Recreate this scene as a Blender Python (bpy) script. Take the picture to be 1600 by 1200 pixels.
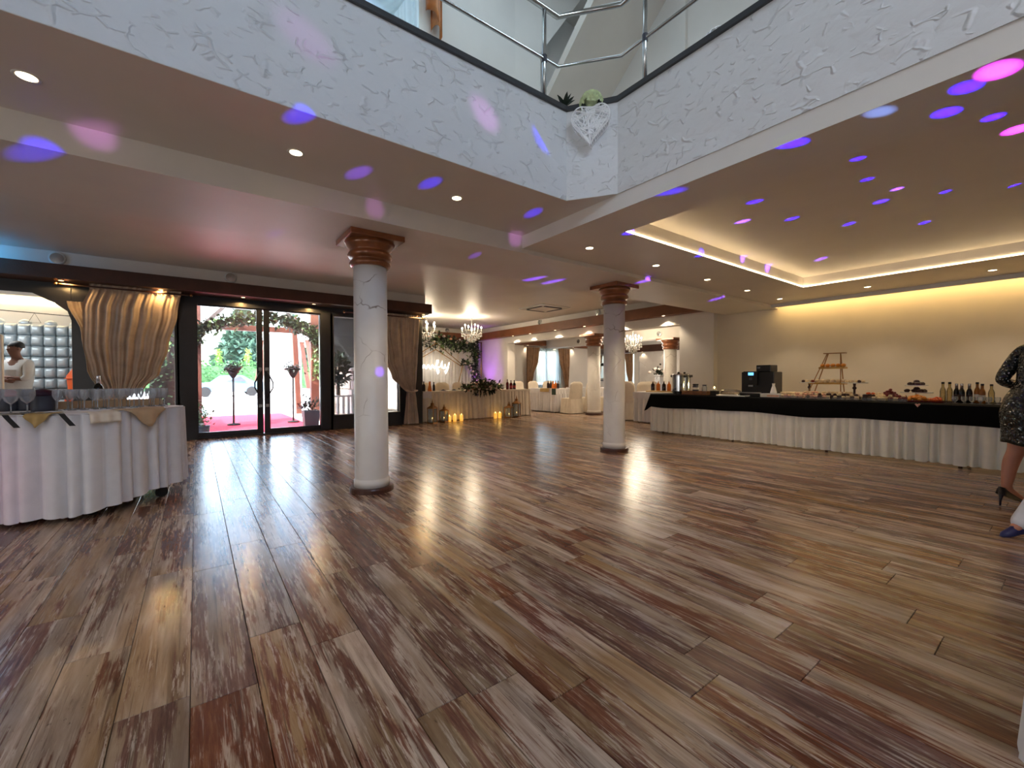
import bpy, bmesh, math, random
from mathutils import Vector, Matrix
import numpy as np
PI = math.pi
for o in list(bpy.data.objects):
    bpy.data.objects.remove(o)
sc = bpy.context.scene
COL = sc.collection
random.seed(7)

# ------------------------------------------------------------------ camera
CAM_H = 1.15
YAW, PITCH, ROLL, FPX = 0.639375, 0.0162111, 0.0030298, 664.14
cy, sy, cp, sp = math.cos(YAW), math.sin(YAW), math.cos(PITCH), math.sin(PITCH)
fwd = Vector((sy*cp, cy*cp, -sp)); r0 = Vector((cy, -sy, 0)); d0 = fwd.cross(r0)
rgt = math.cos(ROLL)*r0 + math.sin(ROLL)*d0
dwn = -math.sin(ROLL)*r0 + math.cos(ROLL)*d0
cam = bpy.data.cameras.new('camera'); camo = bpy.data.objects.new('camera', cam); COL.objects.link(camo)
cam.sensor_fit = 'HORIZONTAL'; cam.sensor_width = 36; cam.lens = FPX/1600*36
cam.clip_start = 0.05; cam.clip_end = 300
m = Matrix.Identity(4)
for i in range(3):
    m[i][0] = rgt[i]; m[i][1] = -dwn[i]; m[i][2] = -fwd[i]
m.translation = Vector((0, 0, CAM_H)); camo.matrix_world = m
sc.camera = camo
def project(p):
    q = Vector(p)-Vector((0, 0, CAM_H)); z = q.dot(fwd)
    if z < .05: return None
    return 800+FPX*q.dot(rgt)/z, 600+FPX*q.dot(dwn)/z, z

# ------------------------------------------------------------------ world, sun, added daylight fill lamps, exposure
sc.view_settings.view_transform = 'Standard'; sc.view_settings.look = 'None'
sc.view_settings.exposure = EXPOSURE = 0.0; sc.view_settings.gamma = 1.0
sc.view_settings.use_curve_mapping = False
w = bpy.data.worlds.new('sky'); sc.world = w; w.use_nodes = True
nt = w.node_tree; bg = nt.nodes['Background']
sky = nt.nodes.new('ShaderNodeTexSky'); sky.sky_type = 'NISHITA'; sky.sun_disc = False
sky.sun_elevation = math.radians(48); sky.sun_rotation = math.radians(245); sky.air_density = 1.2; sky.dust_density = 2.5
nt.links.new(sky.outputs[0], bg.inputs[0]); bg.inputs[1].default_value = 2.4
def lamp(name, kind, loc, power, color=(1, 1, 1), rot=None, aim=None, **kw):
    l = bpy.data.lights.new(name, kind); l.energy = power; l.color = color
    for k, v in kw.items(): setattr(l, k, v)
    o = bpy.data.objects.new(name, l); COL.objects.link(o); o.location = loc
    if aim is not None:
        o.rotation_euler = (Vector(aim)-Vector(loc)).to_track_quat('-Z', 'Y').to_euler()
    elif rot is not None: o.rotation_euler = rot
    o['kind'] = 'helper'
    return o
lamp('sun', 'SUN', (0, 20, 20), 18.0, (1, .95, .86), aim=(13.75, 26.25, 0), angle=math.radians(.6))
COOL = (.70, .89, 1.0)
lamp('daylight_fill_upper_rear', 'AREA', (0.5, -3.8, 7.0), 14, COOL, aim=(1.8, 6, 7.2), shape='RECTANGLE', size=6.0, size_y=3.0)  # added area fill for the upper back wall, standing in for daylight
lamp('daylight_fill_upper_side', 'AREA', (-5.8, 1.5, 5.4), 23, COOL, aim=(3, 1.0, 3.4), shape='RECTANGLE', size=2.4, size_y=1.5)  # added fill for the balcony faces, no opening in the wall behind it
lamp('daylight_fill_rear', 'AREA', (-4.2, -3.7, 1.55), 84, (1, .97, .94), aim=(4.0, 5.0, 1.0), shape='RECTANGLE', size=3.6, size_y=1.7)  # added low fill behind the camera; the rear wall is solid
lamp('daylight_fill_left', 'AREA', (-7.85, 2.2, 1.6), 74, (1, .97, .93), aim=(8, 2.6, .7), shape='RECTANGLE', size=4.0, size_y=1.7)  # unseen fill added to light the buffet front; left wall has no opening
lamp('daylight_fill_roof', 'AREA', (2.6, 4.3, 8.15), 44, COOL, aim=(2.6, 4.6, 0), shape='RECTANGLE', size=4.4, size_y=1.4)  # added overhead fill to brighten the upper back wall; the roof is closed

# ------------------------------------------------------------------ materials
def lin(c):
    return tuple(((v/255)/12.92 if v/255 <= .04045 else ((v/255+.055)/1.055)**2.4) for v in c)
def newmat(name):
    ma = bpy.data.materials.new(name); ma.use_nodes = True
    return ma, ma.node_tree, ma.node_tree.nodes['Principled BSDF']
def node(nt, typ, **kw):
    n = nt.nodes.new(typ)
    for k, v in kw.items(): setattr(n, k, v)
    return n
def setin(n, **kw):
    for k, v in kw.items(): n.inputs[k.replace('_', ' ')].default_value = v
def math_n(nt, op, a, b=None, clamp=False):
    n = node(nt, 'ShaderNodeMath', operation=op, use_clamp=clamp)
    for i, v in enumerate((a, b)):
        if v is None: continue
        if isinstance(v, (int, float)): n.inputs[i].default_value = v
        else: nt.links.new(v, n.inputs[i])
    return n.outputs[0]
def ramp(nt, fac, stops):
    r = node(nt, 'ShaderNodeValToRGB'); cr = r.color_ramp
    while len(cr.elements) > len(stops): cr.elements.remove(cr.elements[-1])
    while len(cr.elements) < len(stops): cr.elements.new(1.0)
    for e, (p, c) in zip(cr.elements, stops):
        e.position = p; e.color = (*c, 1) if len(c) == 3 else c
    nt.links.new(fac, r.inputs[0]); return r.outputs[0]
def mixc(nt, f, a, b):
    n = node(nt, 'ShaderNodeMix', data_type='RGBA')
    for i, v in ((0, f), (6, a), (7, b)):
        if isinstance(v, (int, float)): n.inputs[i].default_value = v
        elif isinstance(v, tuple): n.inputs[i].default_value = (*v, 1)
        else: nt.links.new(v, n.inputs[i])
    return n.outputs[2]
def simple(name, rgb, rough=.6, metal=0, var=.12, scale=6, bump=0, bscale=40, spec=.5, emit=None, estr=0, coat=0, sheen=0, trans=0, sub=0):
    """principled with a little procedural colour variation and optional bump; rgb in sRGB 0-255"""
    ma, nt, p = newmat(name); c = lin(rgb)
    tc = node(nt, 'ShaderNodeTexCoord')
    if var:
        nz = node(nt, 'ShaderNodeTexNoise'); setin(nz, Scale=scale, Detail=4)
        nt.links.new(tc.outputs['Object'], nz.inputs['Vector'])
        a = tuple(v*(1-var) for v in c); b = tuple(min(1, v*(1+var)) for v in c)
        nt.links.new(ramp(nt, nz.outputs['Fac'], [(.3, a), (.7, b)]), p.inputs['Base Color'])
    else: p.inputs['Base Color'].default_value = (*c, 1)
    setin(p, Roughness=rough, Metallic=metal)
    p.inputs['Specular IOR Level'].default_value = spec
    if coat: p.inputs['Coat Weight'].default_value = coat
    if sheen: p.inputs['Sheen Weight'].default_value = sheen
    if trans: p.inputs['Transmission Weight'].default_value = trans
    if bump:
        nb = node(nt, 'ShaderNodeTexNoise'); setin(nb, Scale=bscale, Detail=3)
        nt.links.new(tc.outputs['Object'], nb.inputs['Vector'])
        bp = node(nt, 'ShaderNodeBump'); setin(bp, Strength=bump, Distance=.02)
        nt.links.new(nb.outputs['Fac'], bp.inputs['Height']); nt.links.new(bp.outputs[0], p.inputs['Normal'])
    if emit is not None:
        p.inputs['Emission Color'].default_value = (*lin(emit), 1); p.inputs['Emission Strength'].default_value = estr
    return ma
MT = {}
MT['plaster'] = simple('painted_plaster', (226, 222, 216), .75, var=.03, scale=2)
MT['plaster_gloss'] = simple('satin_ceiling', (224, 219, 212), .46, var=.03, scale=2)
MT['plaster_warm'] = simple('cream_wall', (226, 216, 198), .7, var=.04, scale=2)
MT['cap'] = simple('dark_cap', (58, 60, 64), .35, var=.1)
MT['fascia'] = simple('dark_wood_fascia', (72, 44, 33), .5, var=.25, scale=3, bump=.1)
MT['band'] = simple('brown_band', (122, 74, 44), .5, var=.15, scale=3)
MT['frame'] = simple('anthracite_frame', (44, 46, 52), .32, var=.08)
MT['steel'] = simple('stainless_steel', (200, 204, 206), .2, 1, var=.05)
MT['chrome'] = simple('chrome', (220, 220, 220), .1, 1, var=.03)
MT['capwood'] = simple('copper_brown_capital', (136, 82, 48), .3, .15, var=.3, scale=9, coat=.3)
MT['plinth'] = simple('dark_brown_plinth', (72, 38, 26), .35, var=.2)
MT['white_cloth'] = simple('white_cloth', (222, 220, 222), .85, var=.05, scale=8, bump=.08, bscale=120, sheen=.2)
MT['cream_cloth'] = simple('cream_cloth', (226, 214, 196), .85, var=.06, scale=8, sheen=.2)
MT['beige_cloth'] = simple('beige_napkin', (196, 168, 134), .85, var=.08, scale=9)
MT['ochre_cloth'] = simple('ochre_napkin', (176, 146, 92), .85, var=.08, scale=9)
MT['black_cloth'] = simple('black_cloth', (9, 9, 10), .9, var=.2, scale=9, spec=.15)
MT['curtain'] = simple('bronze_curtain', (182, 162, 142), .6, var=.18, scale=5, sheen=.4)
MT['curtain2'] = simple('gold_brown_curtain', (134, 98, 62), .55, var=.25, scale=6, sheen=.4)
MT['orange_cloth'] = simple('copper_satin', (196, 124, 66), .35, var=.2, sheen=.3)
MT['black'] = simple('black_plastic', (12, 12, 13), .3, var=.1)
MT['blackmatte'] = simple('black_matte', (14, 13, 14), .7, var=.1)
MT['white_gloss'] = simple('white_gloss', (235, 235, 232), .25, var=.03)
MT['gold'] = simple('gold_metal', (212, 166, 92), .25, 1, var=.12)
MT['brass'] = simple('antique_brass', (150, 106, 62), .3, .9, var=.2)
MT['wood_box'] = simple('crate_wood', (132, 88, 52), .55, var=.25, scale=14)
MT['leaf'] = simple('dark_leaf', (34, 46, 32), .5, var=.4, scale=14)
MT['leaf_lt'] = simple('light_leaf', (106, 134, 84), .5, var=.4, scale=14)
MT['petal'] = simple('cream_petal', (226, 208, 196), .6, var=.12, scale=20)
MT['petal_p'] = simple('blush_petal', (206, 150, 120), .6, var=.2, scale=20)
MT['hydrangea'] = simple('pale_green_hydrangea', (206, 218, 170), .6, var=.2, scale=30)
MT['rattan'] = simple('white_rattan', (248, 248, 248), .55, var=.06)
MT['skin'] = simple('skin', (186, 128, 104), .5, var=.06, sub=.1)
MT['skin_d'] = simple('skin_tan', (138, 96, 78), .5, var=.06)
MT['hair'] = simple('dark_hair', (24, 18, 16), .45, var=.3, scale=30)
MT['shirt'] = simple('white_shirt', (228, 226, 224), .8, var=.05)
MT['trousers'] = simple('dark_trousers', (40, 46, 56), .8, var=.1)
MT['white_trousers'] = simple('white_trousers', (214, 216, 224), .8, var=.05)
MT['navy_shoe'] = simple('navy_shoe', (26, 34, 84), .35, var=.1)
MT['silver_vinyl'] = simple('silver_vinyl', (196, 206, 212), .28, .25, var=.06)
MT['inf_orange'] = simple('orange_vinyl', (226, 92, 32), .35, var=.1)
MT['inf_blue'] = simple('teal_vinyl', (18, 122, 158), .35, var=.1)
MT['red_lid'] = simple('red_lid', (150, 24, 30), .5, var=.1)
MT['navy_lid'] = simple('navy_lid', (26, 40, 62), .5, var=.1)
MT['plum_lid'] = simple('plum_lid', (52, 20, 44), .5, var=.1)
MT['jar_dark'] = simple('charcoal_jar', (58, 60, 70), .5, var=.1)
MT['food_pale'] = simple('pale_pastry', (238, 212, 172), .7, var=.25, scale=40)
MT['food_pink'] = simple('pink_sweets', (222, 172, 146), .7, var=.2, scale=40)
MT['food_choc'] = simple('chocolate', (52, 22, 20), .5, var=.3, scale=40)
MT['food_red'] = simple('red_fruit', (112, 20, 24), .45, var=.35, scale=40)
MT['food_or'] = simple('orange_fruit', (216, 140, 46), .5, var=.25, scale=40)
MT['food_or2'] = simple('deep_orange_fruit', (212, 90, 32), .5, var=.2, scale=40)
MT['juice'] = simple('orange_juice', (206, 112, 36), .2, var=.1)
MT['juice_red'] = simple('red_juice', (92, 14, 18), .15, var=.1)
MT['cola'] = simple('cola', (34, 12, 10), .15, var=.1)
MT['bottle_dk'] = simple('dark_bottle', (14, 16, 14), .12, var=.1)
MT['bottle_am'] = simple('amber_bottle', (150, 92, 40), .15, var=.15)
MT['label_w'] = simple('white_label', (220, 214, 204), .6, var=.04)
MT['label_s'] = simple('silver_foil', (206, 206, 208), .25, .8, var=.04)
MT['green_card'] = simple('dark_green_card', (36, 58, 42), .6, var=.1)
MT['carpet'] = simple('red_carpet', (196, 26, 52), .95, var=.1, scale=30)
MT['paving'] = simple('pale_paving', (214, 208, 198), .8, var=.1, scale=1.5, bump=.1, bscale=9)
MT['gravel'] = simple('pale_gravel', (222, 218, 210), .9, var=.15, scale=18, bump=.3, bscale=60)
MT['porch_wood'] = simple('red_brown_timber', (104, 58, 44), .6, var=.2, scale=5)
MT['porch_dark'] = simple('dark_timber', (70, 58, 54), .6, var=.2, scale=5)
MT['hedge'] = simple('hedge_leaf', (74, 122, 72), .7, var=.35, scale=20)
MT['spruce'] = simple('spruce_needle', (58, 92, 78), .7, var=.4, scale=8)
MT['thuja'] = simple('golden_thuja', (150, 190, 92), .7, var=.25, scale=20)
MT['bark'] = simple('bark', (86, 70, 58), .8, var=.3, scale=12, bump=.4)
MT['stone'] = simple('grey_stone', (166, 158, 148), .85, var=.25, scale=4, bump=.4, bscale=12)
MT['planter'] = simple('grey_planter', (88, 92, 96), .6, var=.1)
MT['urn'] = simple('dark_urn', (20, 18, 20), .9, var=.2)
MT['car_paint'] = simple('pale_blue_car_paint', (84, 120, 150), .3, .1, var=.03, coat=.6)
MT['tyre'] = simple('tyre', (20, 20, 22), .8, var=.1)
MT['buffet_cloth'] = simple('buffet_white_cloth', (244, 242, 234), .85, var=.03, scale=8)
MT['shade_dark'] = simple('shade_dark_wall', (40, 43, 45), .8, var=.2, scale=2)  # shade behind the side windows put into the wall colour
MT['marble_grey'] = simple('grey_marble_panel', (186, 188, 192), .35, var=.2, scale=3)
MT['upper_white'] = simple('upper_white_paint', (242, 242, 242), .75, var=.02, scale=2)
def emissive(name, rgb, s):
    ma, nt, p = newmat(name); p.inputs['Base Color'].default_value = (.8, .8, .8, 1)
    p.inputs['Emission Color'].default_value = (*lin(rgb), 1); p.inputs['Emission Strength'].default_value = s
    return ma
MT['bulb'] = emissive('warm_downlight', (255, 232, 190), 9)
MT['bulb_a'] = emissive('amber_downlight', (255, 214, 150), 7)
MT['led'] = emissive('warm_led_strip', (255, 222, 170), 21)
MT['led_cove'] = emissive('warm_led_cove', (255, 214, 140), 17)
MT['neon'] = emissive('neon_tube', (255, 248, 226), 5)
MT['flame'] = emissive('led_flame', (255, 214, 130), 6)
MT['candle'] = emissive('lit_candle_wax', (255, 176, 40), .9)
MT['screen'] = emissive('blue_display', (70, 190, 255), 1.6)
MT['ledblue'] = emissive('blue_led', (110, 110, 255), 2.5)
MT['ch_bulb'] = emissive('candle_bulb', (255, 240, 214), 12)
def glass(name, rgb=(255, 255, 255), rough=0.0, opac=.04):
    """thin pane: light passes straight through, with a Fresnel reflection"""
    ma, nt, p = newmat(name); nt.nodes.remove(p); out = nt.nodes['Material Output']
    t = node(nt, 'ShaderNodeBsdfTransparent'); t.inputs[0].default_value = (*lin(rgb), 1)
    g = node(nt, 'ShaderNodeBsdfGlossy'); g.inputs['Roughness'].default_value = rough
    d = node(nt, 'ShaderNodeBsdfDiffuse'); d.inputs[0].default_value = (.7, .72, .75, 1)
    fr = node(nt, 'ShaderNodeFresnel'); fr.inputs[0].default_value = 1.45
    m1 = node(nt, 'ShaderNodeMixShader'); nt.links.new(fr.outputs[0], m1.inputs[0])
    nt.links.new(t.outputs[0], m1.inputs[1]); nt.links.new(g.outputs[0], m1.inputs[2])
    m2 = node(nt, 'ShaderNodeMixShader'); m2.inputs[0].default_value = opac
    nt.links.new(m1.outputs[0], m2.inputs[1]); nt.links.new(d.outputs[0], m2.inputs[2])
    nt.links.new(m2.outputs[0], out.inputs[0]); return ma
MT['pane'] = glass('window_glass')
MT['glassware'] = glass('glassware', (246, 249, 250), .04, .24)
MT['bottle_cl'] = glass('clear_bottle', (225, 214, 170), .03, .12)
MT['bottle_pl'] = glass('plastic_tray_lid', (235, 230, 225), .08, .15)
MT['crystal'] = glass('crystal', (255, 246, 228), .05, .45)
def sheer():
    ma, nt, p = newmat('sheer_voile'); nt.nodes.remove(p); out = nt.nodes['Material Output']
    t = node(nt, 'ShaderNodeBsdfTransparent'); d = node(nt, 'ShaderNodeBsdfTranslucent'); d2 = node(nt, 'ShaderNodeBsdfDiffuse')
    for n in (d, d2): n.inputs[0].default_value = (.38, .47, .49, 1)
    a = node(nt, 'ShaderNodeMixShader'); a.inputs[0].default_value = .5
    nt.links.new(d.outputs[0], a.inputs[1]); nt.links.new(d2.outputs[0], a.inputs[2])
    b = node(nt, 'ShaderNodeMixShader'); b.inputs[0].default_value = .72
    nt.links.new(t.outputs[0], b.inputs[1]); nt.links.new(a.outputs[0], b.inputs[2]); nt.links.new(b.outputs[0], out.inputs[0])
    return ma
MT['sheer'] = sheer()
def trowel():
    """white plaster worked with a trowel: scattered curved ridges in relief"""
    ma, nt, p = newmat('trowelled_plaster'); p.inputs['Base Color'].default_value = (*lin((222, 223, 224)), 1); p.inputs['Roughness'].default_value = .6
    geo = node(nt, 'ShaderNodeNewGeometry'); mp = node(nt, 'ShaderNodeMapping'); mp.inputs['Scale'].default_value = (1, 1, 1.5)
    mp.inputs['Rotation'].default_value = (.35, .25, 0)
    nt.links.new(geo.outputs['Position'], mp.inputs[0])
    wn = node(nt, 'ShaderNodeTexNoise'); setin(wn, Scale=5, Detail=2); nt.links.new(mp.outputs[0], wn.inputs['Vector'])
    add = node(nt, 'ShaderNodeVectorMath', operation='MULTIPLY_ADD'); add.inputs[1].default_value = (.13, .13, .13)
    nt.links.new(wn.outputs['Color'], add.inputs[0]); nt.links.new(mp.outputs[0], add.inputs[2])
    h = None
    for sc_, k in ((4.4, .8), (8.0, .6)):
        # plates of plaster of differing thickness: one-sided edges, soft patches without edges between them
        v = node(nt, 'ShaderNodeTexVoronoi', feature='F1'); setin(v, Scale=sc_); nt.links.new(add.outputs[0], v.inputs['Vector'])
        sc1 = node(nt, 'ShaderNodeSeparateColor'); nt.links.new(v.outputs['Color'], sc1.inputs[0])
        pl = math_n(nt, 'SUBTRACT', sc1.outputs[0], math_n(nt, 'MULTIPLY', v.outputs['Distance'], 1.1))
        ms = node(nt, 'ShaderNodeTexNoise'); setin(ms, Scale=sc_*.8, Detail=1); nt.links.new(geo.outputs['Position'], ms.inputs['Vector'])
        mr = node(nt, 'ShaderNodeMapRange', interpolation_type='SMOOTHSTEP'); setin(mr, From_Min=.46, From_Max=.6); nt.links.new(ms.outputs['Fac'], mr.inputs['Value'])
        hh = math_n(nt, 'MULTIPLY', math_n(nt, 'MULTIPLY', pl, mr.outputs[0]), k)
        h = hh if h is None else math_n(nt, 'ADD', h, hh)
    for sc_, th, k in ((5.0, .075, 1.0), (8.5, .09, .8)):
        v = node(nt, 'ShaderNodeTexVoronoi', feature='DISTANCE_TO_EDGE'); setin(v, Scale=sc_); nt.links.new(add.outputs[0], v.inputs['Vector'])
        ridge = node(nt, 'ShaderNodeMapRange', interpolation_type='SMOOTHSTEP'); setin(ridge, From_Min=0, From_Max=th, To_Min=1, To_Max=0); nt.links.new(v.outputs['Distance'], ridge.inputs['Value'])
        ms = node(nt, 'ShaderNodeTexNoise'); setin(ms, Scale=sc_*1.3, Detail=1); nt.links.new(geo.outputs['Position'], ms.inputs['Vector'])
        mr = node(nt, 'ShaderNodeMapRange', interpolation_type='SMOOTHSTEP'); setin(mr, From_Min=.54, From_Max=.64); nt.links.new(ms.outputs['Fac'], mr.inputs['Value'])
        h = math_n(nt, 'ADD', h, math_n(nt, 'MULTIPLY', math_n(nt, 'MULTIPLY', ridge.outputs[0], mr.outputs[0]), k))
    n2 = node(nt, 'ShaderNodeTexNoise'); setin(n2, Scale=9, Detail=3, Distortion=.6); nt.links.new(mp.outputs[0], n2.inputs['Vector'])
    h = math_n(nt, 'ADD', h, math_n(nt, 'MULTIPLY', n2.outputs['Fac'], .6))
    bp = node(nt, 'ShaderNodeBump'); setin(bp, Strength=.55, Distance=.02); nt.links.new(h, bp.inputs['Height']); nt.links.new(bp.outputs[0], p.inputs['Normal'])
    return ma
MT['trowel'] = trowel()
def marble():
    ma, nt, p = newmat('veined_column'); tc = node(nt, 'ShaderNodeTexCoord')
    wn = node(nt, 'ShaderNodeTexNoise'); setin(wn, Scale=3, Detail=3); nt.links.new(tc.outputs['Object'], wn.inputs['Vector'])
    add = node(nt, 'ShaderNodeVectorMath', operation='MULTIPLY_ADD'); add.inputs[1].default_value = (.35, .35, .35)
    nt.links.new(wn.outputs['Color'], add.inputs[0]); nt.links.new(tc.outputs['Object'], add.inputs[2])
    v = node(nt, 'ShaderNodeTexVoronoi', feature='DISTANCE_TO_EDGE'); setin(v, Scale=1.9); nt.links.new(add.outputs[0], v.inputs['Vector'])
    mr = node(nt, 'ShaderNodeMapRange', interpolation_type='SMOOTHSTEP'); setin(mr, From_Min=0, From_Max=.012, To_Min=1, To_Max=0); nt.links.new(v.outputs['Distance'], mr.inputs['Value'])
    ms = node(nt, 'ShaderNodeTexNoise'); setin(ms, Scale=2.6, Detail=2); nt.links.new(tc.outputs['Object'], ms.inputs['Vector'])
    mk = node(nt, 'ShaderNodeMapRange'); setin(mk, From_Min=.52, From_Max=.66); nt.links.new(ms.outputs['Fac'], mk.inputs['Value'])
    f = math_n(nt, 'MULTIPLY', mr.outputs[0], mk.outputs[0], True)
    base = ramp(nt, wn.outputs['Fac'], [(.3, lin((214, 208, 202))), (.7, lin((226, 222, 216)))])
    nt.links.new(mixc(nt, f, base, lin((128, 108, 92))), p.inputs['Base Color']); p.inputs['Roughness'].default_value = .35
    return ma
MT['marble'] = marble()
def planks_mat():
    """worn painted boards: greyed beige over red-brown, flaking, with dark grain; each plank has its own random tint"""
    ma, nt, p = newmat('distressed_planks'); geo = node(nt, 'ShaderNodeNewGeometry')
    at = node(nt, 'ShaderNodeAttribute', attribute_name='tint'); sep = node(nt, 'ShaderNodeSeparateColor'); nt.links.new(at.outputs['Color'], sep.inputs[0])
    off = node(nt, 'ShaderNodeVectorMath', operation='SCALE'); nt.links.new(at.outputs['Color'], off.inputs[0]); off.inputs['Scale'].default_value = 43.0
    pos = node(nt, 'ShaderNodeVectorMath', operation='ADD'); nt.links.new(geo.outputs['Position'], pos.inputs[0]); nt.links.new(off.outputs[0], pos.inputs[1])
    def nz(sx, sy_, detail=5, rough=.6, dist=0.0):
        mp = node(nt, 'ShaderNodeMapping'); mp.inputs['Scale'].default_value = (sx, sy_, 1); nt.links.new(pos.outputs[0], mp.inputs[0])
        n = node(nt, 'ShaderNodeTexNoise'); setin(n, Scale=1, Detail=detail, Roughness=rough, Distortion=dist); nt.links.new(mp.outputs[0], n.inputs['Vector'])
        return n.outputs['Fac']
    big = nz(9, 1.1, 4, .55, .5)
    fine = nz(75, 6, 5, .7, .2)
    mid = nz(26, 2.3, 6, .68, .6)
    streak = nz(95, 1.6, 3, .6, .4)
    spots = nz(38, 16, 4, .75)
    # 1: how much paint is left
    strip = nz(13, .32, 2, .5, .3)
    blotch = nz(5, 1.6, 3, .55, .6)
    tone = nz(3.2, .8, 3, .6)
    paint = math_n(nt, 'ADD', big, math_n(nt, 'MULTIPLY', math_n(nt, 'SUBTRACT', mid, .5), .4))
    paint = math_n(nt, 'ADD', paint, math_n(nt, 'MULTIPLY', math_n(nt, 'SUBTRACT', streak, .5), .42))
    paint = math_n(nt, 'ADD', paint, math_n(nt, 'MULTIPLY', math_n(nt, 'SUBTRACT', blotch, .5), .5))
    paint = math_n(nt, 'ADD', paint, math_n(nt, 'MULTIPLY', math_n(nt, 'SUBTRACT', sep.outputs[0], .5), .14))
    c_wood = ramp(nt, fine, [(.3, lin((88, 52, 42))), (.5, lin((118, 78, 62))), (.7, lin((146, 106, 84)))])
    c_tan = ramp(nt, mid, [(.3, lin((122, 94, 70))), (.5, lin((156, 126, 96))), (.7, lin((176, 148, 118)))])
    c_grey = ramp(nt, mid, [(.3, lin((146, 124, 108))), (.5, lin((182, 160, 142))), (.7, lin((204, 184, 166)))])
    tn = node(nt, 'ShaderNodeMapRange', interpolation_type='SMOOTHSTEP'); setin(tn, From_Min=.42, From_Max=.58); nt.links.new(tone, tn.inputs['Value'])
    c_paint = mixc(nt, tn.outputs[0], c_tan, c_grey)
    st = node(nt, 'ShaderNodeMapRange', interpolation_type='SMOOTHSTEP'); setin(st, From_Min=.47, From_Max=.53, To_Min=.74, To_Max=1.06); nt.links.new(strip, st.inputs['Value'])
    fac = node(nt, 'ShaderNodeMapRange', interpolation_type='SMOOTHSTEP'); setin(fac, From_Min=.42, From_Max=.54); nt.links.new(paint, fac.inputs['Value'])
    col = mixc(nt, fac.outputs[0], c_wood, c_paint)
    mulc = node(nt, 'ShaderNodeVectorMath', operation='SCALE'); nt.links.new(col, mulc.inputs[0]); nt.links.new(st.outputs[0], mulc.inputs['Scale']); col = mulc.outputs[0]
    # 2: pale flakes along the border of the paint
    edge = math_n(nt, 'SUBTRACT', 1.0, math_n(nt, 'MULTIPLY', math_n(nt, 'ABSOLUTE', math_n(nt, 'SUBTRACT', paint, .47)), 9.0), True)
    fl = node(nt, 'ShaderNodeMapRange', interpolation_type='SMOOTHSTEP'); setin(fl, From_Min=.52, From_Max=.60); nt.links.new(fine, fl.inputs['Value'])
    col = mixc(nt, math_n(nt, 'MULTIPLY', math_n(nt, 'MULTIPLY', edge, fl.outputs[0]), .65), col, lin((218, 200, 182)))
    # 3: dark grain lines and blotches
    dk = node(nt, 'ShaderNodeMapRange', interpolation_type='SMOOTHSTEP'); setin(dk, From_Min=.60, From_Max=.70); nt.links.new(streak, dk.inputs['Value'])
    col = mixc(nt, math_n(nt, 'MULTIPLY', dk.outputs[0], .6), col, lin((62, 40, 32)))
    bl = node(nt, 'ShaderNodeMapRange', interpolation_type='SMOOTHSTEP'); setin(bl, From_Min=.63, From_Max=.73); nt.links.new(spots, bl.inputs['Value'])
    col = mixc(nt, math_n(nt, 'MULTIPLY', bl.outputs[0], .7), col, lin((52, 36, 30)))
    ls = node(nt, 'ShaderNodeMapRange', interpolation_type='SMOOTHSTEP'); setin(ls, From_Min=.62, From_Max=.70); nt.links.new(nz(130, 2.6, 3, .6, .2), ls.inputs['Value'])
    col = mixc(nt, math_n(nt, 'MULTIPLY', ls.outputs[0], .45), col, lin((206, 188, 170)))
    # 4: plank tone
    hsv = node(nt, 'ShaderNodeHueSaturation'); nt.links.new(col, hsv.inputs['Color'])
    nt.links.new(math_n(nt, 'ADD', .90, math_n(nt, 'MULTIPLY', sep.outputs[1], .2)), hsv.inputs['Value'])
    nt.links.new(math_n(nt, 'ADD', .85, math_n(nt, 'MULTIPLY', sep.outputs[2], .35)), hsv.inputs['Saturation'])
    nt.links.new(hsv.outputs[0], p.inputs['Base Color']); p.inputs['Specular IOR Level'].default_value = .55
    rr = node(nt, 'ShaderNodeMapRange'); setin(rr, From_Min=.3, From_Max=.7, To_Min=.19, To_Max=.27); nt.links.new(mid, rr.inputs['Value'])
    nt.links.new(rr.outputs[0], p.inputs['Roughness'])
    bp = node(nt, 'ShaderNodeBump'); setin(bp, Strength=.04, Distance=.003); nt.links.new(streak, bp.inputs['Height']); nt.links.new(bp.outputs[0], p.inputs['Normal'])
    return ma
MT['planks'] = planks_mat()
def sequin():
    ma, nt, p = newmat('black_sequins'); tc = node(nt, 'ShaderNodeTexCoord')
    v = node(nt, 'ShaderNodeTexVoronoi'); setin(v, Scale=95); nt.links.new(tc.outputs['Object'], v.inputs['Vector'])
    p.inputs['Base Color'].default_value = (.008, .012, .013, 1); setin(p, Roughness=.16); p.inputs['Specular IOR Level'].default_value = .6
    geo = node(nt, 'ShaderNodeNewGeometry'); ma1 = node(nt, 'ShaderNodeVectorMath', operation='SUBTRACT'); nt.links.new(v.outputs['Color'], ma1.inputs[0]); ma1.inputs[1].default_value = (.5, .5, .5)
    ma2 = node(nt, 'ShaderNodeVectorMath', operation='MULTIPLY_ADD'); nt.links.new(ma1.outputs[0], ma2.inputs[0]); ma2.inputs[1].default_value = (.9, .9, .9); nt.links.new(geo.outputs['Normal'], ma2.inputs[2])
    nn = node(nt, 'ShaderNodeVectorMath', operation='NORMALIZE'); nt.links.new(ma2.outputs[0], nn.inputs[0]); nt.links.new(nn.outputs[0], p.inputs['Normal'])
    return ma
MT['sequin'] = sequin()

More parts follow.
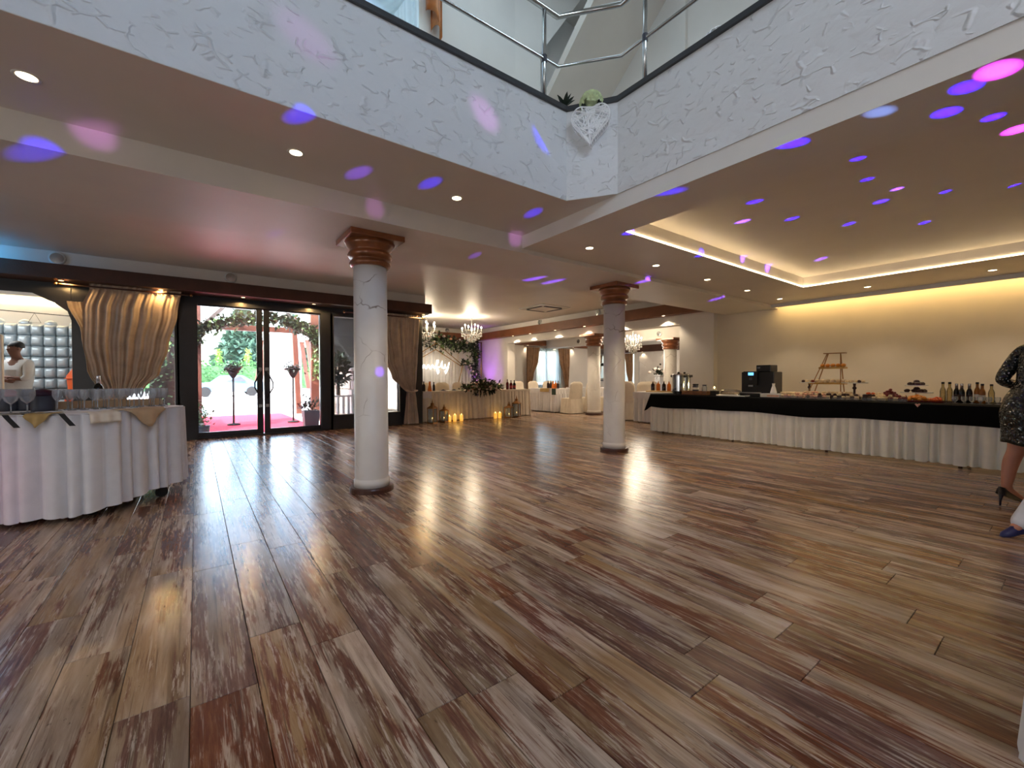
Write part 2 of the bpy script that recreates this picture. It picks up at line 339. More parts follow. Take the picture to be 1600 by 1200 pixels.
# ------------------------------------------------------------------ mesh builder
class B:
    def __init__(s): s.v = []; s.f = []
    def add(s, vs, fs):
        o = len(s.v); s.v += [tuple(v) for v in vs]; s.f += [tuple(i+o for i in f) for f in fs]; return s
    def box(s, x0, x1, y0, y1, z0, z1):
        return s.add([(x0, y0, z0), (x1, y0, z0), (x1, y1, z0), (x0, y1, z0), (x0, y0, z1), (x1, y0, z1), (x1, y1, z1), (x0, y1, z1)],
                     [(0, 3, 2, 1), (4, 5, 6, 7), (0, 1, 5, 4), (1, 2, 6, 5), (2, 3, 7, 6), (3, 0, 4, 7)])
    def cbox(s, c, d, rz=0, ry=0):
        M_ = Matrix.Translation(c) @ Matrix.Rotation(rz, 4, 'Z') @ Matrix.Rotation(ry, 4, 'Y')
        x, y, z = d[0]/2, d[1]/2, d[2]/2
        vs = [M_ @ Vector(q) for q in ((-x, -y, -z), (x, -y, -z), (x, y, -z), (-x, y, -z), (-x, -y, z), (x, -y, z), (x, y, z), (-x, y, z))]
        return s.add(vs, [(0, 3, 2, 1), (4, 5, 6, 7), (0, 1, 5, 4), (1, 2, 6, 5), (2, 3, 7, 6), (3, 0, 4, 7)])
    def prism(s, poly, z0, z1):
        n = len(poly)
        return s.add([(*p, z0) for p in poly]+[(*p, z1) for p in poly],
                     [tuple(reversed(range(n))), tuple(range(n, 2*n))]+[(i, (i+1) % n, n+(i+1) % n, n+i) for i in range(n)])
    def lathe(s, prof, c=(0, 0, 0), n=20, sx=1, sy_=1, caps=True):
        vs = []; k = len(prof)
        for r, z in prof:
            for i in range(n):
                a = 2*PI*i/n; vs.append((c[0]+r*math.cos(a)*sx, c[1]+r*math.sin(a)*sy_, c[2]+z))
        fs = [(j*n+i, j*n+(i+1) % n, (j+1)*n+(i+1) % n, (j+1)*n+i) for j in range(k-1) for i in range(n)]
        if caps:
            if prof[0][0] > 1e-5: fs.append(tuple(reversed(range(n))))
            if prof[-1][0] > 1e-5: fs.append(tuple(range((k-1)*n, k*n)))
        return s.add(vs, fs)
    def tube(s, pts, r, n=8, closed=False):
        pts = [Vector(p) for p in pts]; m_ = len(pts); vs = []
        rr = r if isinstance(r, (list, tuple)) else [r]*m_
        up = None
        for i, p in enumerate(pts):
            a = pts[(i-1) % m_] if (closed or i > 0) else p; b = pts[(i+1) % m_] if (closed or i < m_-1) else p
            t = (b-a).normalized()
            if up is None: up = t.orthogonal().normalized()
            else:
                up = (up-t*up.dot(t)); up = up.normalized() if up.length > 1e-6 else t.orthogonal().normalized()
            q = t.cross(up)
            for k in range(n):
                g = 2*PI*k/n; vs.append(p+(up*math.cos(g)+q*math.sin(g))*rr[i])
        fs = [(i*n+k, i*n+(k+1) % n, ((i+1) % m_)*n+(k+1) % n, ((i+1) % m_)*n+k) for i in range(m_ if closed else m_-1) for k in range(n)]
        if not closed: fs += [tuple(reversed(range(n))), tuple(range((m_-1)*n, m_*n))]
        return s.add(vs, fs)
    def ball(s, c, r, n=10, k=6, sz=1.0, jit=0):
        vs = [(c[0], c[1], c[2]-r*sz)]
        for j in range(1, k):
            th = PI*j/k
            for i in range(n):
                a = 2*PI*i/n; q = r*(1+(random.uniform(-jit, jit) if jit else 0))
                vs.append((c[0]+q*math.sin(th)*math.cos(a), c[1]+q*math.sin(th)*math.sin(a), c[2]-q*math.cos(th)*sz))
        vs.append((c[0], c[1], c[2]+r*sz)); L = len(vs)-1
        fs = [(0, 1+(i+1) % n, 1+i) for i in range(n)]
        fs += [(1+j*n+i, 1+j*n+(i+1) % n, 1+(j+1)*n+(i+1) % n, 1+(j+1)*n+i) for j in range(k-2) for i in range(n)]
        fs += [(1+(k-2)*n+i, 1+(k-2)*n+(i+1) % n, L) for i in range(n)]
        return s.add(vs, fs)
    def grid(s, fn, nu, nv, closed=False):
        vs = [fn(u/(nu-1 if not closed else nu), v/(nv-1)) for v in range(nv) for u in range(nu)]
        fs = [(v*nu+u, v*nu+(u+1) % nu, (v+1)*nu+(u+1) % nu, (v+1)*nu+u) for v in range(nv-1) for u in range(nu if closed else nu-1)]
        return s.add(vs, fs)
    def leaf(s, c, d, L, wd, up=(0, 0, 1)):
        c = Vector(c); d = Vector(d).normalized(); sd = d.cross(Vector(up)); sd = sd.normalized() if sd.length > 1e-4 else d.orthogonal()
        nn = sd.cross(d)
        return s.add([c, c+d*L*.5+sd*wd*.5+nn*wd*.12, c+d*L, c+d*L*.5-sd*wd*.5+nn*wd*.12], [(0, 1, 2), (0, 2, 3)])
    def mesh(s, name, smooth=False):
        me = bpy.data.meshes.new(name); me.from_pydata(s.v, [], s.f)
        if smooth:
            me.polygons.foreach_set('use_smooth', [True]*len(me.polygons))
        me.update(); return me
def obj(name, b, mat, parent=None, loc=None, smooth=False, bevel=0, solid=0, rot=None):
    me = b if isinstance(b, bpy.types.Mesh) else b.mesh(name, smooth)
    o = bpy.data.objects.new(name, me); COL.objects.link(o)
    if mat is not None and len(me.materials) == 0: me.materials.append(MT[mat] if isinstance(mat, str) else mat)
    if parent is not None: o.parent = parent
    if loc is not None: o.location = loc
    if rot is not None: o.rotation_euler = rot
    if bevel:
        md = o.modifiers.new('bevel', 'BEVEL'); md.width = bevel; md.segments = 2; md.limit_method = 'ANGLE'
    if solid:
        md = o.modifiers.new('solid', 'SOLIDIFY'); md.thickness = solid; md.offset = 0
    return o
def tag(o, label, cat, group=None, kind=None):
    o['label'] = label; o['category'] = cat
    if group: o['group'] = group
    if kind: o['kind'] = kind
    return o
def thing(name, label, cat, loc=(0, 0, 0), rz=0, group=None):
    o = bpy.data.objects.new(name, None); COL.objects.link(o); o.location = loc; o.rotation_euler = (0, 0, rz); o.empty_display_size = .1
    return tag(o, label, cat, group)
def struct(name, b, mat, parent=None, **kw):
    o = obj(name, b, mat, parent, **kw)
    if parent is None: o['kind'] = 'structure'
    return o
def dup(root, loc, rz=0, label=None, group=None, scale=None):
    r = root.copy(); COL.objects.link(r); r.location = loc; r.rotation_euler = (0, 0, rz)
    if scale: r.scale = (scale,)*3 if isinstance(scale, (int, float)) else scale
    if label: r['label'] = label
    if group: r['group'] = group
    for ch in list(root.children):
        c = ch.copy(); COL.objects.link(c); c.parent = r
        for g in list(ch.children):
            d = g.copy(); COL.objects.link(d); d.parent = c
    return r
# ------------------------------------------------------------------ setting: floor with planks
fl = struct('floor', B().box(-8, 18, -4, 10.05, -.2, -.012).box(4.3, 18, 10.05, 15.6, -.2, -.012).box(-8, -1.6, 10.05, 13.5, -.2, -.012), 'plinth')
PW = .205
def plank_geo(b, x0, x1, y0, y1):
    c = .0016; g = .0012
    x0 += g; x1 -= g; y0 += g; y1 -= g
    b.add([(x0, y0, -.012), (x1, y0, -.012), (x1, y1, -.012), (x0, y1, -.012),
           (x0, y0, -c), (x1, y0, -c), (x1, y1, -c), (x0, y1, -c),
           (x0+c, y0+c, 0), (x1-c, y0+c, 0), (x1-c, y1-c, 0), (x0+c, y1-c, 0)],
          [(0, 1, 5, 4), (1, 2, 6, 5), (2, 3, 7, 6), (3, 0, 4, 7), (4, 5, 9, 8), (5, 6, 10, 9), (6, 7, 11, 10), (7, 4, 8, 11), (8, 9, 10, 11)])
def tinted(me, cols, per):
    a = me.color_attributes.new('tint', 'FLOAT_COLOR', 'CORNER')
    arr = np.ones((len(me.loops), 4), 'f')
    arr[:, :3] = np.repeat(np.array(cols, 'f'), per, axis=0)
    a.data.foreach_set('color', arr.ravel())
rows = []
PL = 1.29
i0 = int(math.floor((-6.0+.03)/PW))
for i in range(i0, i0+112):
    x0 = -.03+i*PW; y = -1.2-random.uniform(0, PL)
    if abs(x0-.59) < .03: y = 1.33-PL*3
    while y < 15.4:
        ym = 13.4 if x0+PW < -1.6 else (10.0 if x0 < 4.4 else (15.4 if x0 < 9.6 else 14.2))
        if y < ym-.02: rows.append((x0, x0+PW, max(y, -1.2), min(y+PL, ym)))
        y += PL
def seen(r):
    best = 0; ps = []
    for a in (0, .25, .5, .75, 1):
        q = project((r[0]+PW/2, r[2]+(r[3]-r[2])*a, 0))
        if q and -20 < q[0] < 1620 and q[1] < 1260: ps.append(q)
    if not ps: return 0
    z = min(p[2] for p in ps)
    return len(ps)/(z**3)
rows.sort(key=seen, reverse=True)
NIND = 285
for r in rows[:NIND]:
    b = B(); plank_geo(b, *r); me = b.mesh('floor_plank')
    tinted(me, [(random.random(), random.random(), random.random())], 36)
    o = obj('floor_plank', me, 'planks', fl)
b = B(); cols = []
for r in rows[NIND:]:
    plank_geo(b, *r); cols.append((random.random(), random.random(), random.random()))
me = b.mesh('floor_planking'); tinted(me, cols, 36)
o = obj('floor_planking', me, 'planks', fl); o['kind'] = 'stuff'

# ------------------------------------------------------------------ ceilings and beams
struct('ceiling', B().box(-8, 9.9, 4.92, 10.05, 3.14, 3.24).box(4.3, 9.9, 10.05, 15.6, 3.14, 3.24), 'plaster_gloss')
struct('ceiling', B().box(-8, 2.99, 2.822, 3.82, 2.75, 2.95).prism([(2.72, 2.822), (2.983, 2.452), (2.989, 2.822)], 2.75, 2.94), 'plaster_gloss')
struct('ceiling', B().box(-8, -4.0, -4, 2.83, 2.75, 2.95), 'plaster')
for bx_ in ((2.99, 3.49, -4, 3.82, 2.61, 2.77), (8.03, 9.42, -4, 3.82, 2.61, 2.77), (3.49, 8.03, 2.77, 3.82, 2.61, 2.77), (3.49, 8.03, -4, -3.2, 2.61, 2.77), (2.99, 9.9, -4, 3.82, 2.77, 2.9)):
    struct('ceiling', B().box(*bx_), 'plaster_gloss')
struct('ceiling_beam', B().box(-8, 9.9, 3.82, 4.92, 2.56, 3.24), 'plaster_gloss')
struct('ceiling', B().box(9.9, 18, 4.92, 15.6, 2.92, 3.02), 'plaster')
# lip and light slot along the right wall
struct('trim_1', B().box(9.42, 9.50, -4, 3.82, 2.55, 2.77).box(9.42, 9.44, -4, 3.82, 2.545, 2.55), 'plaster')
# upper floor slab round the void
struct('floor_gallery', B().box(3.17, 10, -4, 8, 3.26, 3.36).box(-8, 3.17, 3.02, 8, 3.26, 3.36).box(-8, -4, -4, 3.02, 3.26, 3.36), 'plaster')

# ------------------------------------------------------------------ walls
# right wall behind the buffet
struct('wall_right', B().box(9.75, 9.95, -4, 5.1, 0, 3.3), 'plaster_warm')
# wall between hall and side room, with its wide opening (beam carried by columns)
struct('wall_opening', B().box(9.6, 9.95, 5.1, 5.97, 0, 3.2), 'plaster')
struct('wall_opening', B().box(9.6, 9.95, 13.19, 15.6, 0, 3.2), 'plaster')
struct('ceiling_beam', B().box(9.6, 9.95, 5.97, 13.19, 2.443, 3.2), 'plaster')
struct('wall_back', B().box(4.3, 9.95, 15.4, 15.6, 0, 3.2), 'plaster')
struct('trim_2', B().box(9.36, 9.6, 4.92, 15.4, 2.675, 2.935), 'band')
struct('trim_3', B().box(4.55, 9.36, 15.1, 15.4, 2.675, 2.935), 'band')
struct('wall_hall_side', B().box(4.30, 4.55, 9.98, 15.4, 0, 3.2), 'plaster')
# side room
struct('wall_window', B().box(9.95, 11.86, 14.2, 14.4, 0, 2.95).box(13.2, 17.2, 14.2, 14.4, 0, 2.95).box(11.86, 13.2, 14.2, 14.4, 2.36, 2.95).box(11.86, 13.2, 14.2, 14.4, 0, .75), 'plaster')
struct('wall_far', B().box(17, 17.2, 4.9, 12.95, 0, 2.95).box(17, 17.2, 13.75, 14.4, 0, 2.95).box(17, 17.2, 12.95, 13.75, 2.3, 2.95).box(17, 17.2, 12.95, 13.75, 0, .6), 'plaster')
struct('wall_near', B().box(9.95, 17.2, 4.9, 5.1, 0, 2.95), 'plaster')
struct('trim_4', B().box(9.95, 12.2, 13.9, 14.2, 2.5, 2.72).box(12.6, 16.75, 13.9, 14.2, 2.5, 2.72), 'band')
struct('trim_5', B().box(16.75, 17.0, 5.1, 14.2, 2.32, 2.62), 'fascia')
struct('ceiling_beam', B().box(12.3, 12.7, 5.1, 14.2, 2.40, 2.92), 'plaster')
# back of the hall behind the photographer, and the far left
struct('wall_rear', B().box(-8, 10, -4.2, -4, 0, 3.3), 'plaster')
struct('wall_left', B().box(-8.2, -8, -4.2, 10.05, 0, 3.3), 'plaster')

# ------------------------------------------------------------------ door wall (dark frame, glass) at Y = 9.9
FR = 'frame'
struct('wall_door_side', B().box(-8, -3.4, 9.9, 10.05, 0, 3.2).box(-3.4, 4.5, 9.9, 10.05, 2.52, 2.9), FR)
struct('wall_door_head', B().box(-8, 4.52, 9.62, 9.98, 2.90, 3.2), 'plaster')
struct('trim_6', B().box(-8, 4.60, 9.42, 9.9, 2.69, 2.91), 'fascia')
dr = struct('door_1', B().box(-.27, .02, 9.86, 10.06, 0, 2.56).box(2.18, 2.42, 9.86, 10.06, 0, 2.56).box(.02, 2.18, 9.86, 10.06, 2.535, 2.62).box(.02, 2.18, 9.84, 10.06, 0, .03), FR)
for s, x0, x1 in ((1, .02, 1.09), (-1, 1.11, 2.18)):
    b = B()
    g0, g1 = (x0+.012, x1-.105) if s == 1 else (x0+.105, x1-.012)
    b.box(x0, g0, 9.9, 9.96, .03, 2.53).box(g1, x1, 9.9, 9.96, .03, 2.53).box(g0, g1, 9.9, 9.96, .03, .12).box(g0, g1, 9.9, 9.96, 2.51, 2.53)
    lf = obj('door_leaf', b, FR, dr)
    obj('glass_pane', B().box(g0, g1, 9.925, 9.932, .12, 2.51), 'pane', lf)
    hx = x1-.05 if s == 1 else x0+.05
    obj('handle', B().tube([(hx, 9.9, 1.30), (hx, 9.86, 1.28), (hx-s*.10, 9.84, 1.05), (hx-s*.10, 9.84, .95), (hx, 9.86, .76), (hx, 9.9, .74)], .014, 8), FR, lf, smooth=True)
    obj('lock_plate', B().box(hx-.03, hx+.03, 9.885, 9.9, .56, .62).box(hx-.03, hx+.03, 9.885, 9.9, 1.29, 1.36), 'steel', lf)
def side_window(n, x0, x1, z0=.33, z1=2.5, full=True):
    wd = struct('window_%d' % n, B().box(x0-.06, x0, 9.86, 10.04, 0, 2.56).box(x1, x1+.06, 9.86, 10.04, 0, 2.56).box(x0, x1, 9.86, 10.04, z1, 2.56).box(x0, x1, 9.86, 10.04, 0, z0), FR)
    obj('glass_pane', B().box(x0, x1, 9.93, 9.937, z0, z1), 'pane', wd)
    obj('bead', B().box(x0, x0+.012, 9.85, 9.86, z0, z1).box(x1-.012, x1, 9.85, 9.86, z0, z1).box(x0, x1, 9.85, 9.86, z0-.012, z0), 'steel', wd)
side_window(1, 2.44, 3.12)
side_window(2, 3.24, 3.95)
side_window(3, -.98, -.30)
struct('wall_door_end', B().box(4.01, 4.55, 9.88, 10.0, 0, 2.9), FR)
struct('wall_door_post', B().box(-1.62, -1.04, 9.88, 10.04, 0, 2.56), FR)
# swagged dark valance at the upper right of the open bay on the left
n = 10
pl = [(-1.62, 2.62), (-3.4, 2.62), (-3.4, 2.50), (-2.05, 2.50), (-1.80, 2.36), (-1.78, 2.34), (-1.66, 2.24), (-1.62, 2.1)]
b = B(); k = len(pl)
b.add([(x, 9.86, z) for x, z in pl]+[(x, 9.90, z) for x, z in pl], [tuple(range(k)), tuple(reversed(range(k, 2*k)))]+[(i, k+i, k+(i+1) % k, (i+1) % k) for i in range(k)])
struct('trim_7', b, FR)

# ------------------------------------------------------------------ balcony of the upper floor
def offset_path(d): return [(-8, 2.82+d), (2.72+d*.42, 2.82+d), (2.98+d, 2.45+d*.42), (2.98+d, -4)]
def wall_path(pa, pb, z0, z1):
    b = B(); n = len(pa)
    vs = [(*p, z0) for p in pa]+[(*p, z1) for p in pa]+[(*p, z0) for p in pb]+[(*p, z1) for p in pb]
    fs = []
    for i in range(n-1):
        fs += [(i, i+1, n+i+1, n+i), (2*n+i+1, 2*n+i, 3*n+i, 3*n+i+1), (i+1, i, 2*n+i, 2*n+i+1), (n+i, n+i+1, 3*n+i+1, 3*n+i)]
    fs += [(0, n, 3*n, 2*n), (n-1, 3*n-1, 4*n-1, 2*n-1)]
    return b.add(vs, fs)
struct('wall_balcony', wall_path(offset_path(0), offset_path(.2), 2.752, 3.545), 'trowel')
struct('trim_8', wall_path(offset_path(-.025), offset_path(.22), 3.545, 3.585), 'cap')

# upper storey seen through the void
ux = [(-8, 6.0), (1.25, 6.0)]
struct('wall_upper_back', B().box(-8, 1.25, 6, 6.2, 3.3, 8.2).box(2.80, 4.55, 6, 6.2, 3.3, 8.2).box(1.25, 2.80, 6, 6.2, 3.3, 4.3).box(1.25, 2.80, 6, 6.2, 7.6, 8.2), 'upper_white')
b = B()
pp = [(4.55, 3.3), (5.02, 3.3), (5.02, 6.95), (5.85, 8.2), (4.55, 8.2)]
ye = lambda x: 6.0-(x-4.55)*.28
b.add([(x, ye(x), z) for x, z in pp]+[(x, ye(x)+.03, z) for x, z in pp], [(0, 1, 2, 3, 4), (9, 8, 7, 6, 5)]+[(i, 5+i, 5+(i+1) % 5, (i+1) % 5) for i in range(5)])
struct('wall_upper_front', b, 'upper_white')
struct('wall_upper_cheek', B().box(4.4, 6.5, 6.2, 6.4, 3.3, 8.6), 'upper_white')
b = B()
b.add([(4.95, 6.2, 5.5), (6.35, 6.2, 5.5), (6.35, 3.0, 8.2), (4.95, 3.0, 8.2), (4.95, 6.35, 5.55), (6.35, 6.35, 5.55), (6.35, 3.15, 8.3), (4.95, 3.15, 8.3)],
      [(0, 1, 2, 3), (7, 6, 5, 4), (0, 4, 5, 1), (1, 5, 6, 2), (2, 6, 7, 3), (3, 7, 4, 0)])
struct('ceiling_slope', b, 'plaster')
struct('wall_upper_right', B().box(6.2, 6.4, -4, 6.3, 3.3, 8.4), 'upper_white')
struct('trim_9', B().box(6.14, 6.2, 3.74, 3.90, 3.3, 8.2), 'upper_white')
struct('roof', B().box(-8.2, 6.5, -4.4, 6.4, 8.2, 8.4), 'plaster')
struct('wall_upper_rear', B().box(-8, -1.6, -4.4, -4.2, 3.3, 8.2).box(1.6, 6.4, -4.4, -4.2, 3.3, 8.2).box(-1.6, 1.6, -4.4, -4.2, 3.3, 5.0).box(-1.6, 1.6, -4.4, -4.2, 6.4, 8.2), 'plaster')
struct('wall_upper_left', B().box(-8.2, -8, -4.2, 6.4, 3.3, 8.2), 'plaster')
wd = struct('window_4', B().box(1.25, 1.31, 6.02, 6.14, 4.3, 7.6).box(2.74, 2.80, 6.0, 6.14, 4.3, 7.6).box(1.31, 2.74, 6.02, 6.14, 4.3, 4.37).box(1.31, 2.74, 6.02, 6.14, 7.53, 7.6), 'white_gloss')
obj('glass_pane', B().box(1.31, 2.74, 6.07, 6.077, 4.37, 7.53), 'pane', wd)
wd = struct('window_5', B().box(11.86, 11.92, 14.24, 14.36, .75, 2.36).box(13.14, 13.2, 14.24, 14.36, .75, 2.36).box(11.92, 13.14, 14.24, 14.36, 2.28, 2.36).box(11.92, 13.14, 14.24, 14.36, .75, .82).box(12.5, 12.56, 14.24, 14.36, .82, 2.28), 'white_gloss')
obj('glass_pane', B().box(11.92, 12.5, 14.3, 14.306, .82, 2.28), 'pane', wd); obj('glass_pane', B().box(12.56, 13.14, 14.3, 14.306, .82, 2.28), 'pane', wd)
wd = struct('window_6', B().box(17.04, 17.16, 12.95, 13.0, .6, 2.3).box(17.04, 17.16, 13.7, 13.75, .6, 2.3).box(17.04, 17.16, 13.0, 13.7, 2.24, 2.3).box(17.04, 17.16, 13.0, 13.7, .6, .66), 'white_gloss')
obj('glass_pane', B().box(17.1, 17.106, 13.0, 13.7, .66, 2.24), 'pane', wd)

# LED strips of the ceiling tray and of the wall slot
t = thing('led_strip', 'thin warm light strip edging the recessed ceiling tray over the buffet', 'light strip', (0, 0, 0))
obj('strip', B().box(3.49, 8.02, 2.759, 2.769, 2.614, 2.623), 'led', t); obj('strip', B().box(8.019, 8.029, -3.2, 2.759, 2.614, 2.623), 'led', t)
t = thing('led_strip', 'hidden warm light strip washing the wall behind the buffet', 'light strip', (0, 0, 0))
obj('strip', B().box(9.505, 9.53, -4, 3.80, 2.64, 2.67), 'led_cove', t)

# ------------------------------------------------------------------ columns
def column(x, y, h, r, label, rings=True):
    t = thing('column', label, 'column', (x, y, 0)); t['kind'] = 'thing'
    k = r/.165
    obj('plinth', B().lathe([(r*1.31, 0), (r*1.31, .035), (r*1.27, .05), (0, .05)], n=36), 'plinth', t, smooth=False)
    ct = h-.30*k
    obj('shaft', B().lathe([(r*1.06, .05), (r*1.06, .12), (r*1.01, .125), (r, .14), (r*.985, ct+.01)], n=40), 'marble', t, smooth=True)
    a = .265*k
    obj('abacus', B().box(-a, a, -a, a, h-.055*k, h), 'capwood', t, bevel=.006)
    pr = [(r*1.02, ct), (r*1.16, ct+.008*k), (r*1.22, ct+.03*k), (r*1.16, ct+.055*k), (r*1.05, ct+.062*k), (r*1.05, ct+.08*k), (r*1.22, ct+.085*k), (r*1.32, ct+.115*k), (r*1.24, ct+.142*k),
          (r*1.14, ct+.15*k), (r*1.16, ct+.165*k), (r*1.36, ct+.20*k), (r*1.48, h-.055*k)]
    obj('capital', B().lathe(pr, n=36), 'capwood', t, smooth=True)
    return t
column(1.437, 4.345, 2.56, .165, 'near marbled white column with copper-brown capital, in front of the glass door')
column(5.236, 4.37, 2.56, .165, 'marbled white column with brown capital standing midway before the buffet end')
column(9.78, 8.95, 2.443, .20, 'far white column in the wide wall opening, right of the window table')
column(12.45, 8.07, 2.40, .20, 'distant white column beside the wall edge, behind the steel urns')

# ------------------------------------------------------------------ downlights
def downlight(x, y, z, label, group, mat, power, col, r=.032, size=100, blend=.6, grp=True):
    t = thing('downlight', label, 'downlight', (x, y, z), 0, group)
    obj('ring', B().lathe([(r, 0), (r*1.35, -.004), (r*1.45, 0)], n=18, caps=False), 'white_gloss', t, smooth=True)
    obj('lens', B().lathe([(0, -.002), (r, -.002)], n=16, caps=False), mat, t)
    if power:
        lamp('downlight_beam', 'SPOT', (x, y, z-.02), power, col, aim=(x, y, 0), spot_size=math.radians(size), spot_blend=blend, shadow_soft_size=.03)
WARM = (1, .80, .56); AMB = (1, .60, .22)
for x, lb in ((-.70, 'leftmost of the three downlights in the soffit under the balcony'), (.59, 'middle of the three downlights in the soffit under the balcony'), (1.89, 'downlight in the soffit under the balcony, nearest the heart decoration')):
    downlight(x, 3.36, 2.749, lb, 'downlights under the balcony', 'bulb', 17, WARM, .04)
for i, (x, y) in enumerate(((3.60, 3.36), (4.87, 3.37), (6.20, 3.40), (7.54, 3.43), (8.86, 3.44), (8.85, 2.13), (8.87, .77))):
    lb = ['downlight nearest the start of the light strip', 'second downlight along the soffit above the second column', 'third downlight along the soffit beyond the second column', 'fourth downlight along the soffit beyond the second column',
          'downlight in the ceiling corner by the wall slot', 'downlight between light strip and wall slot, right of the corner one', 'downlight between light strip and wall slot, furthest right'][i]
    downlight(x, y, 2.609, lb, 'downlights round the ceiling tray', 'bulb', 30, WARM, .04)
for i, (x, y) in enumerate(((-1.68, 9.60), (-.47, 9.60), (.745, 9.60), (2.00, 9.63), (4.49, 9.66))):
    lb = ['amber downlight in the dark fascia left of the big curtain', 'amber downlight over the big bronze curtain', 'amber downlight over the left door leaf', 'amber downlight over the right door leaf', 'downlight at the right end of the dark fascia'][i]
    downlight(x, y, 2.689, lb, 'downlights in the dark fascia', 'bulb_a', 26, AMB, .03, 166, .25)
for i, y in enumerate((12.6, 11.6, 10.3, 9.0, 7.66, 6.3)):
    lb = ['first', 'second', 'third', 'fourth', 'fifth', 'sixth'][i]+' downlight from the back in the brown band over the wide opening'
    downlight(9.42, y, 2.674, lb, 'downlights in the brown band', 'bulb', 55, WARM, .035, 120)
for i, x in enumerate((11.3, 12.9, 14.0)):
    lb = ['downlight over the left side of the far window', 'downlight over the right side of the far window', 'downlight right of the far window curtain'][i]
    downlight(x, 14.08, 2.499, lb, 'downlights over the far window', 'bulb', 9, WARM, .035, 120)
for i, y in enumerate((12.4, 11.2)):
    downlight(16.86, y, 2.319, ['downlight over the left side of the grey marble panel', 'downlight over the right side of the grey marble panel'][i], 'downlights over the marble panel', 'bulb', 9, WARM, .035, 120)

# round wall speakers
def speaker(loc, axis, label):
    t = thing('wall_speaker', label, 'speaker', loc); 
    b = B().lathe([(0, 0), (.085, 0), (.1, .012), (.1, .03)], n=20); b2 = B().lathe([(0, -.006), (.05, -.004), (.08, -.001)], n=18, caps=False)
    rt = {'x': (0, -PI/2, 0), 'y': (-PI/2, 0, 0)}[axis]
    for q, mt, nm in ((b, 'white_gloss', 'housing'), (b2, 'steel', 'grille')):
        # turn local +z (into wall) to +x or +y
        for i, v in enumerate(q.v):
            q.v[i] = (v[2], v[1], v[0]) if axis == 'x' else (v[0], v[2], v[1])
        obj(nm, q, mt, t, smooth=True)
speaker((9.57, 11.27, 3.05), 'x', 'round grey wall speaker above the brown band, beside the air conditioner')
speaker((9.57, 8.61, 3.05), 'x', 'round grey wall speaker above the brown band, left of the second column')
speaker((12.27, 8.38, 2.57), 'x', 'round speaker on the pale beam above the far right column')
speaker((12.27, 12.05, 2.57), 'x', 'round speaker on the pale beam beside the far left column')
speaker((8.17, 15.37, 3.05), 'y', 'round wall speaker on the back wall between the chandeliers')
speaker((-1.72, 9.59, 3.03), 'y', 'round dark wall speaker above the fascia at the far left')
speaker((.55, 9.59, 3.04), 'y', 'round dark wall speaker above the fascia over the glass door')

# air conditioner cassette in the hall ceiling
t = thing('air_conditioner', 'white square air conditioning cassette in the ceiling of the back hall', 'air conditioner', (8.07, 9.29, 3.14), 0)
obj('panel', B().box(-.53, .53, -.53, .53, -.03, 0), 'white_gloss', t, bevel=.01)
obj('grille', B().box(-.3, .3, -.3, .3, -.045, -.03), 'plaster', t)
for i in range(4):
    b = B(); a = i*PI/2; b.cbox((math.cos(a)*.38, math.sin(a)*.38, -.035), (.06, .62, .02), a); obj('air_outlet', b, 'jar_dark', t)
# ------------------------------------------------------------------ curtains
def drape(edges, y, folds, amp, nu=90, nv=26, xy=None, seed=0):
    """edges: (z, left, right, amp factor) from top to bottom; hangs in the plane y (or along the x plane with xy='x')"""
    rnd = random.Random(seed); ph = [rnd.uniform(0, 6.28) for _ in range(4)]
    zs = [e[0] for e in edges]
    def fn(u, v):
        z = zs[0]+(zs[-1]-zs[0])*v
        for a, b_ in zip(edges, edges[1:]):
            if a[0] >= z >= b_[0]-1e-9:
                t = (a[0]-z)/max(1e-6, a[0]-b_[0]); t = t*t*(3-2*t)
                l = a[1]+(b_[1]-a[1])*t; r = a[2]+(b_[2]-a[2])*t; k = a[3]+(b_[3]-a[3])*t; break
        w_ = math.sin(u*folds*2*PI+ph[0]+1.5*math.sin(u*10+ph[1])+.8*math.sin(u*23+ph[3]))*(.65+.35*math.sin(u*17+ph[2]))+.3*math.sin(u*folds*4.3*PI+ph[2]+v*2)
        d = amp*k*w_
        return (l+(r-l)*u, y+d, z) if xy is None else (y+d, l+(r-l)*u, z)
    return B().grid(fn, nu, nv)
def rod(p0, p1, parent, r=.014):
    d = (Vector(p1)-Vector(p0)).normalized()
    obj('rod', B().tube([p0, p1], r, 8), 'plinth', parent, smooth=True)
    for p, s in ((p0, -1), (p1, 1)): obj('finial', B().ball(Vector(p)+d*s*.03, .026, 10, 6), 'brass', parent, smooth=True)
t = thing('curtain', 'big bronze satin curtain swagged between dark window posts, left of the glass door', 'curtain', (-.8, 9.66, 0))
ed = [(2.67, -.56, .60, .6), (2.3, -.66, .55, .9), (1.7, -.66, .42, 1.1), (1.25, -.58, .30, 1.2), (.98, -.45, .10, 1.2), (.82, -.36, -.14, 1.0)]
obj('cloth', drape(ed, 0, 9, .018, 150, 30, seed=1), 'curtain', t, smooth=True)
obj('heading', drape([(2.70, -.57, .61, 1), (2.6, -.57, .60, 1)], -.012, 15, .018, 120, 4, seed=2), 'curtain', t, smooth=True)
obj('tail', drape([(.84, -.38, -.16, .8), (.7, -.40, -.12, 1), (.04, -.42, -.08, 1)], 0, 4, .03, 40, 10, seed=3), 'curtain', t, smooth=True)
obj('tie_band', B().tube([(-.40, -.05, .84), (-.26, -.07, .80), (-.14, -.05, .84), (-.26, .06, .84)], .025, 8, True), 'curtain', t, smooth=True)
rod((-.92, -.03, 2.64), (.72, -.03, 2.64), t)
t = thing('curtain', 'darker bronze curtain hanging narrow at the left edge of the big swagged curtain', 'curtain', (-1.46, 9.80, 0))
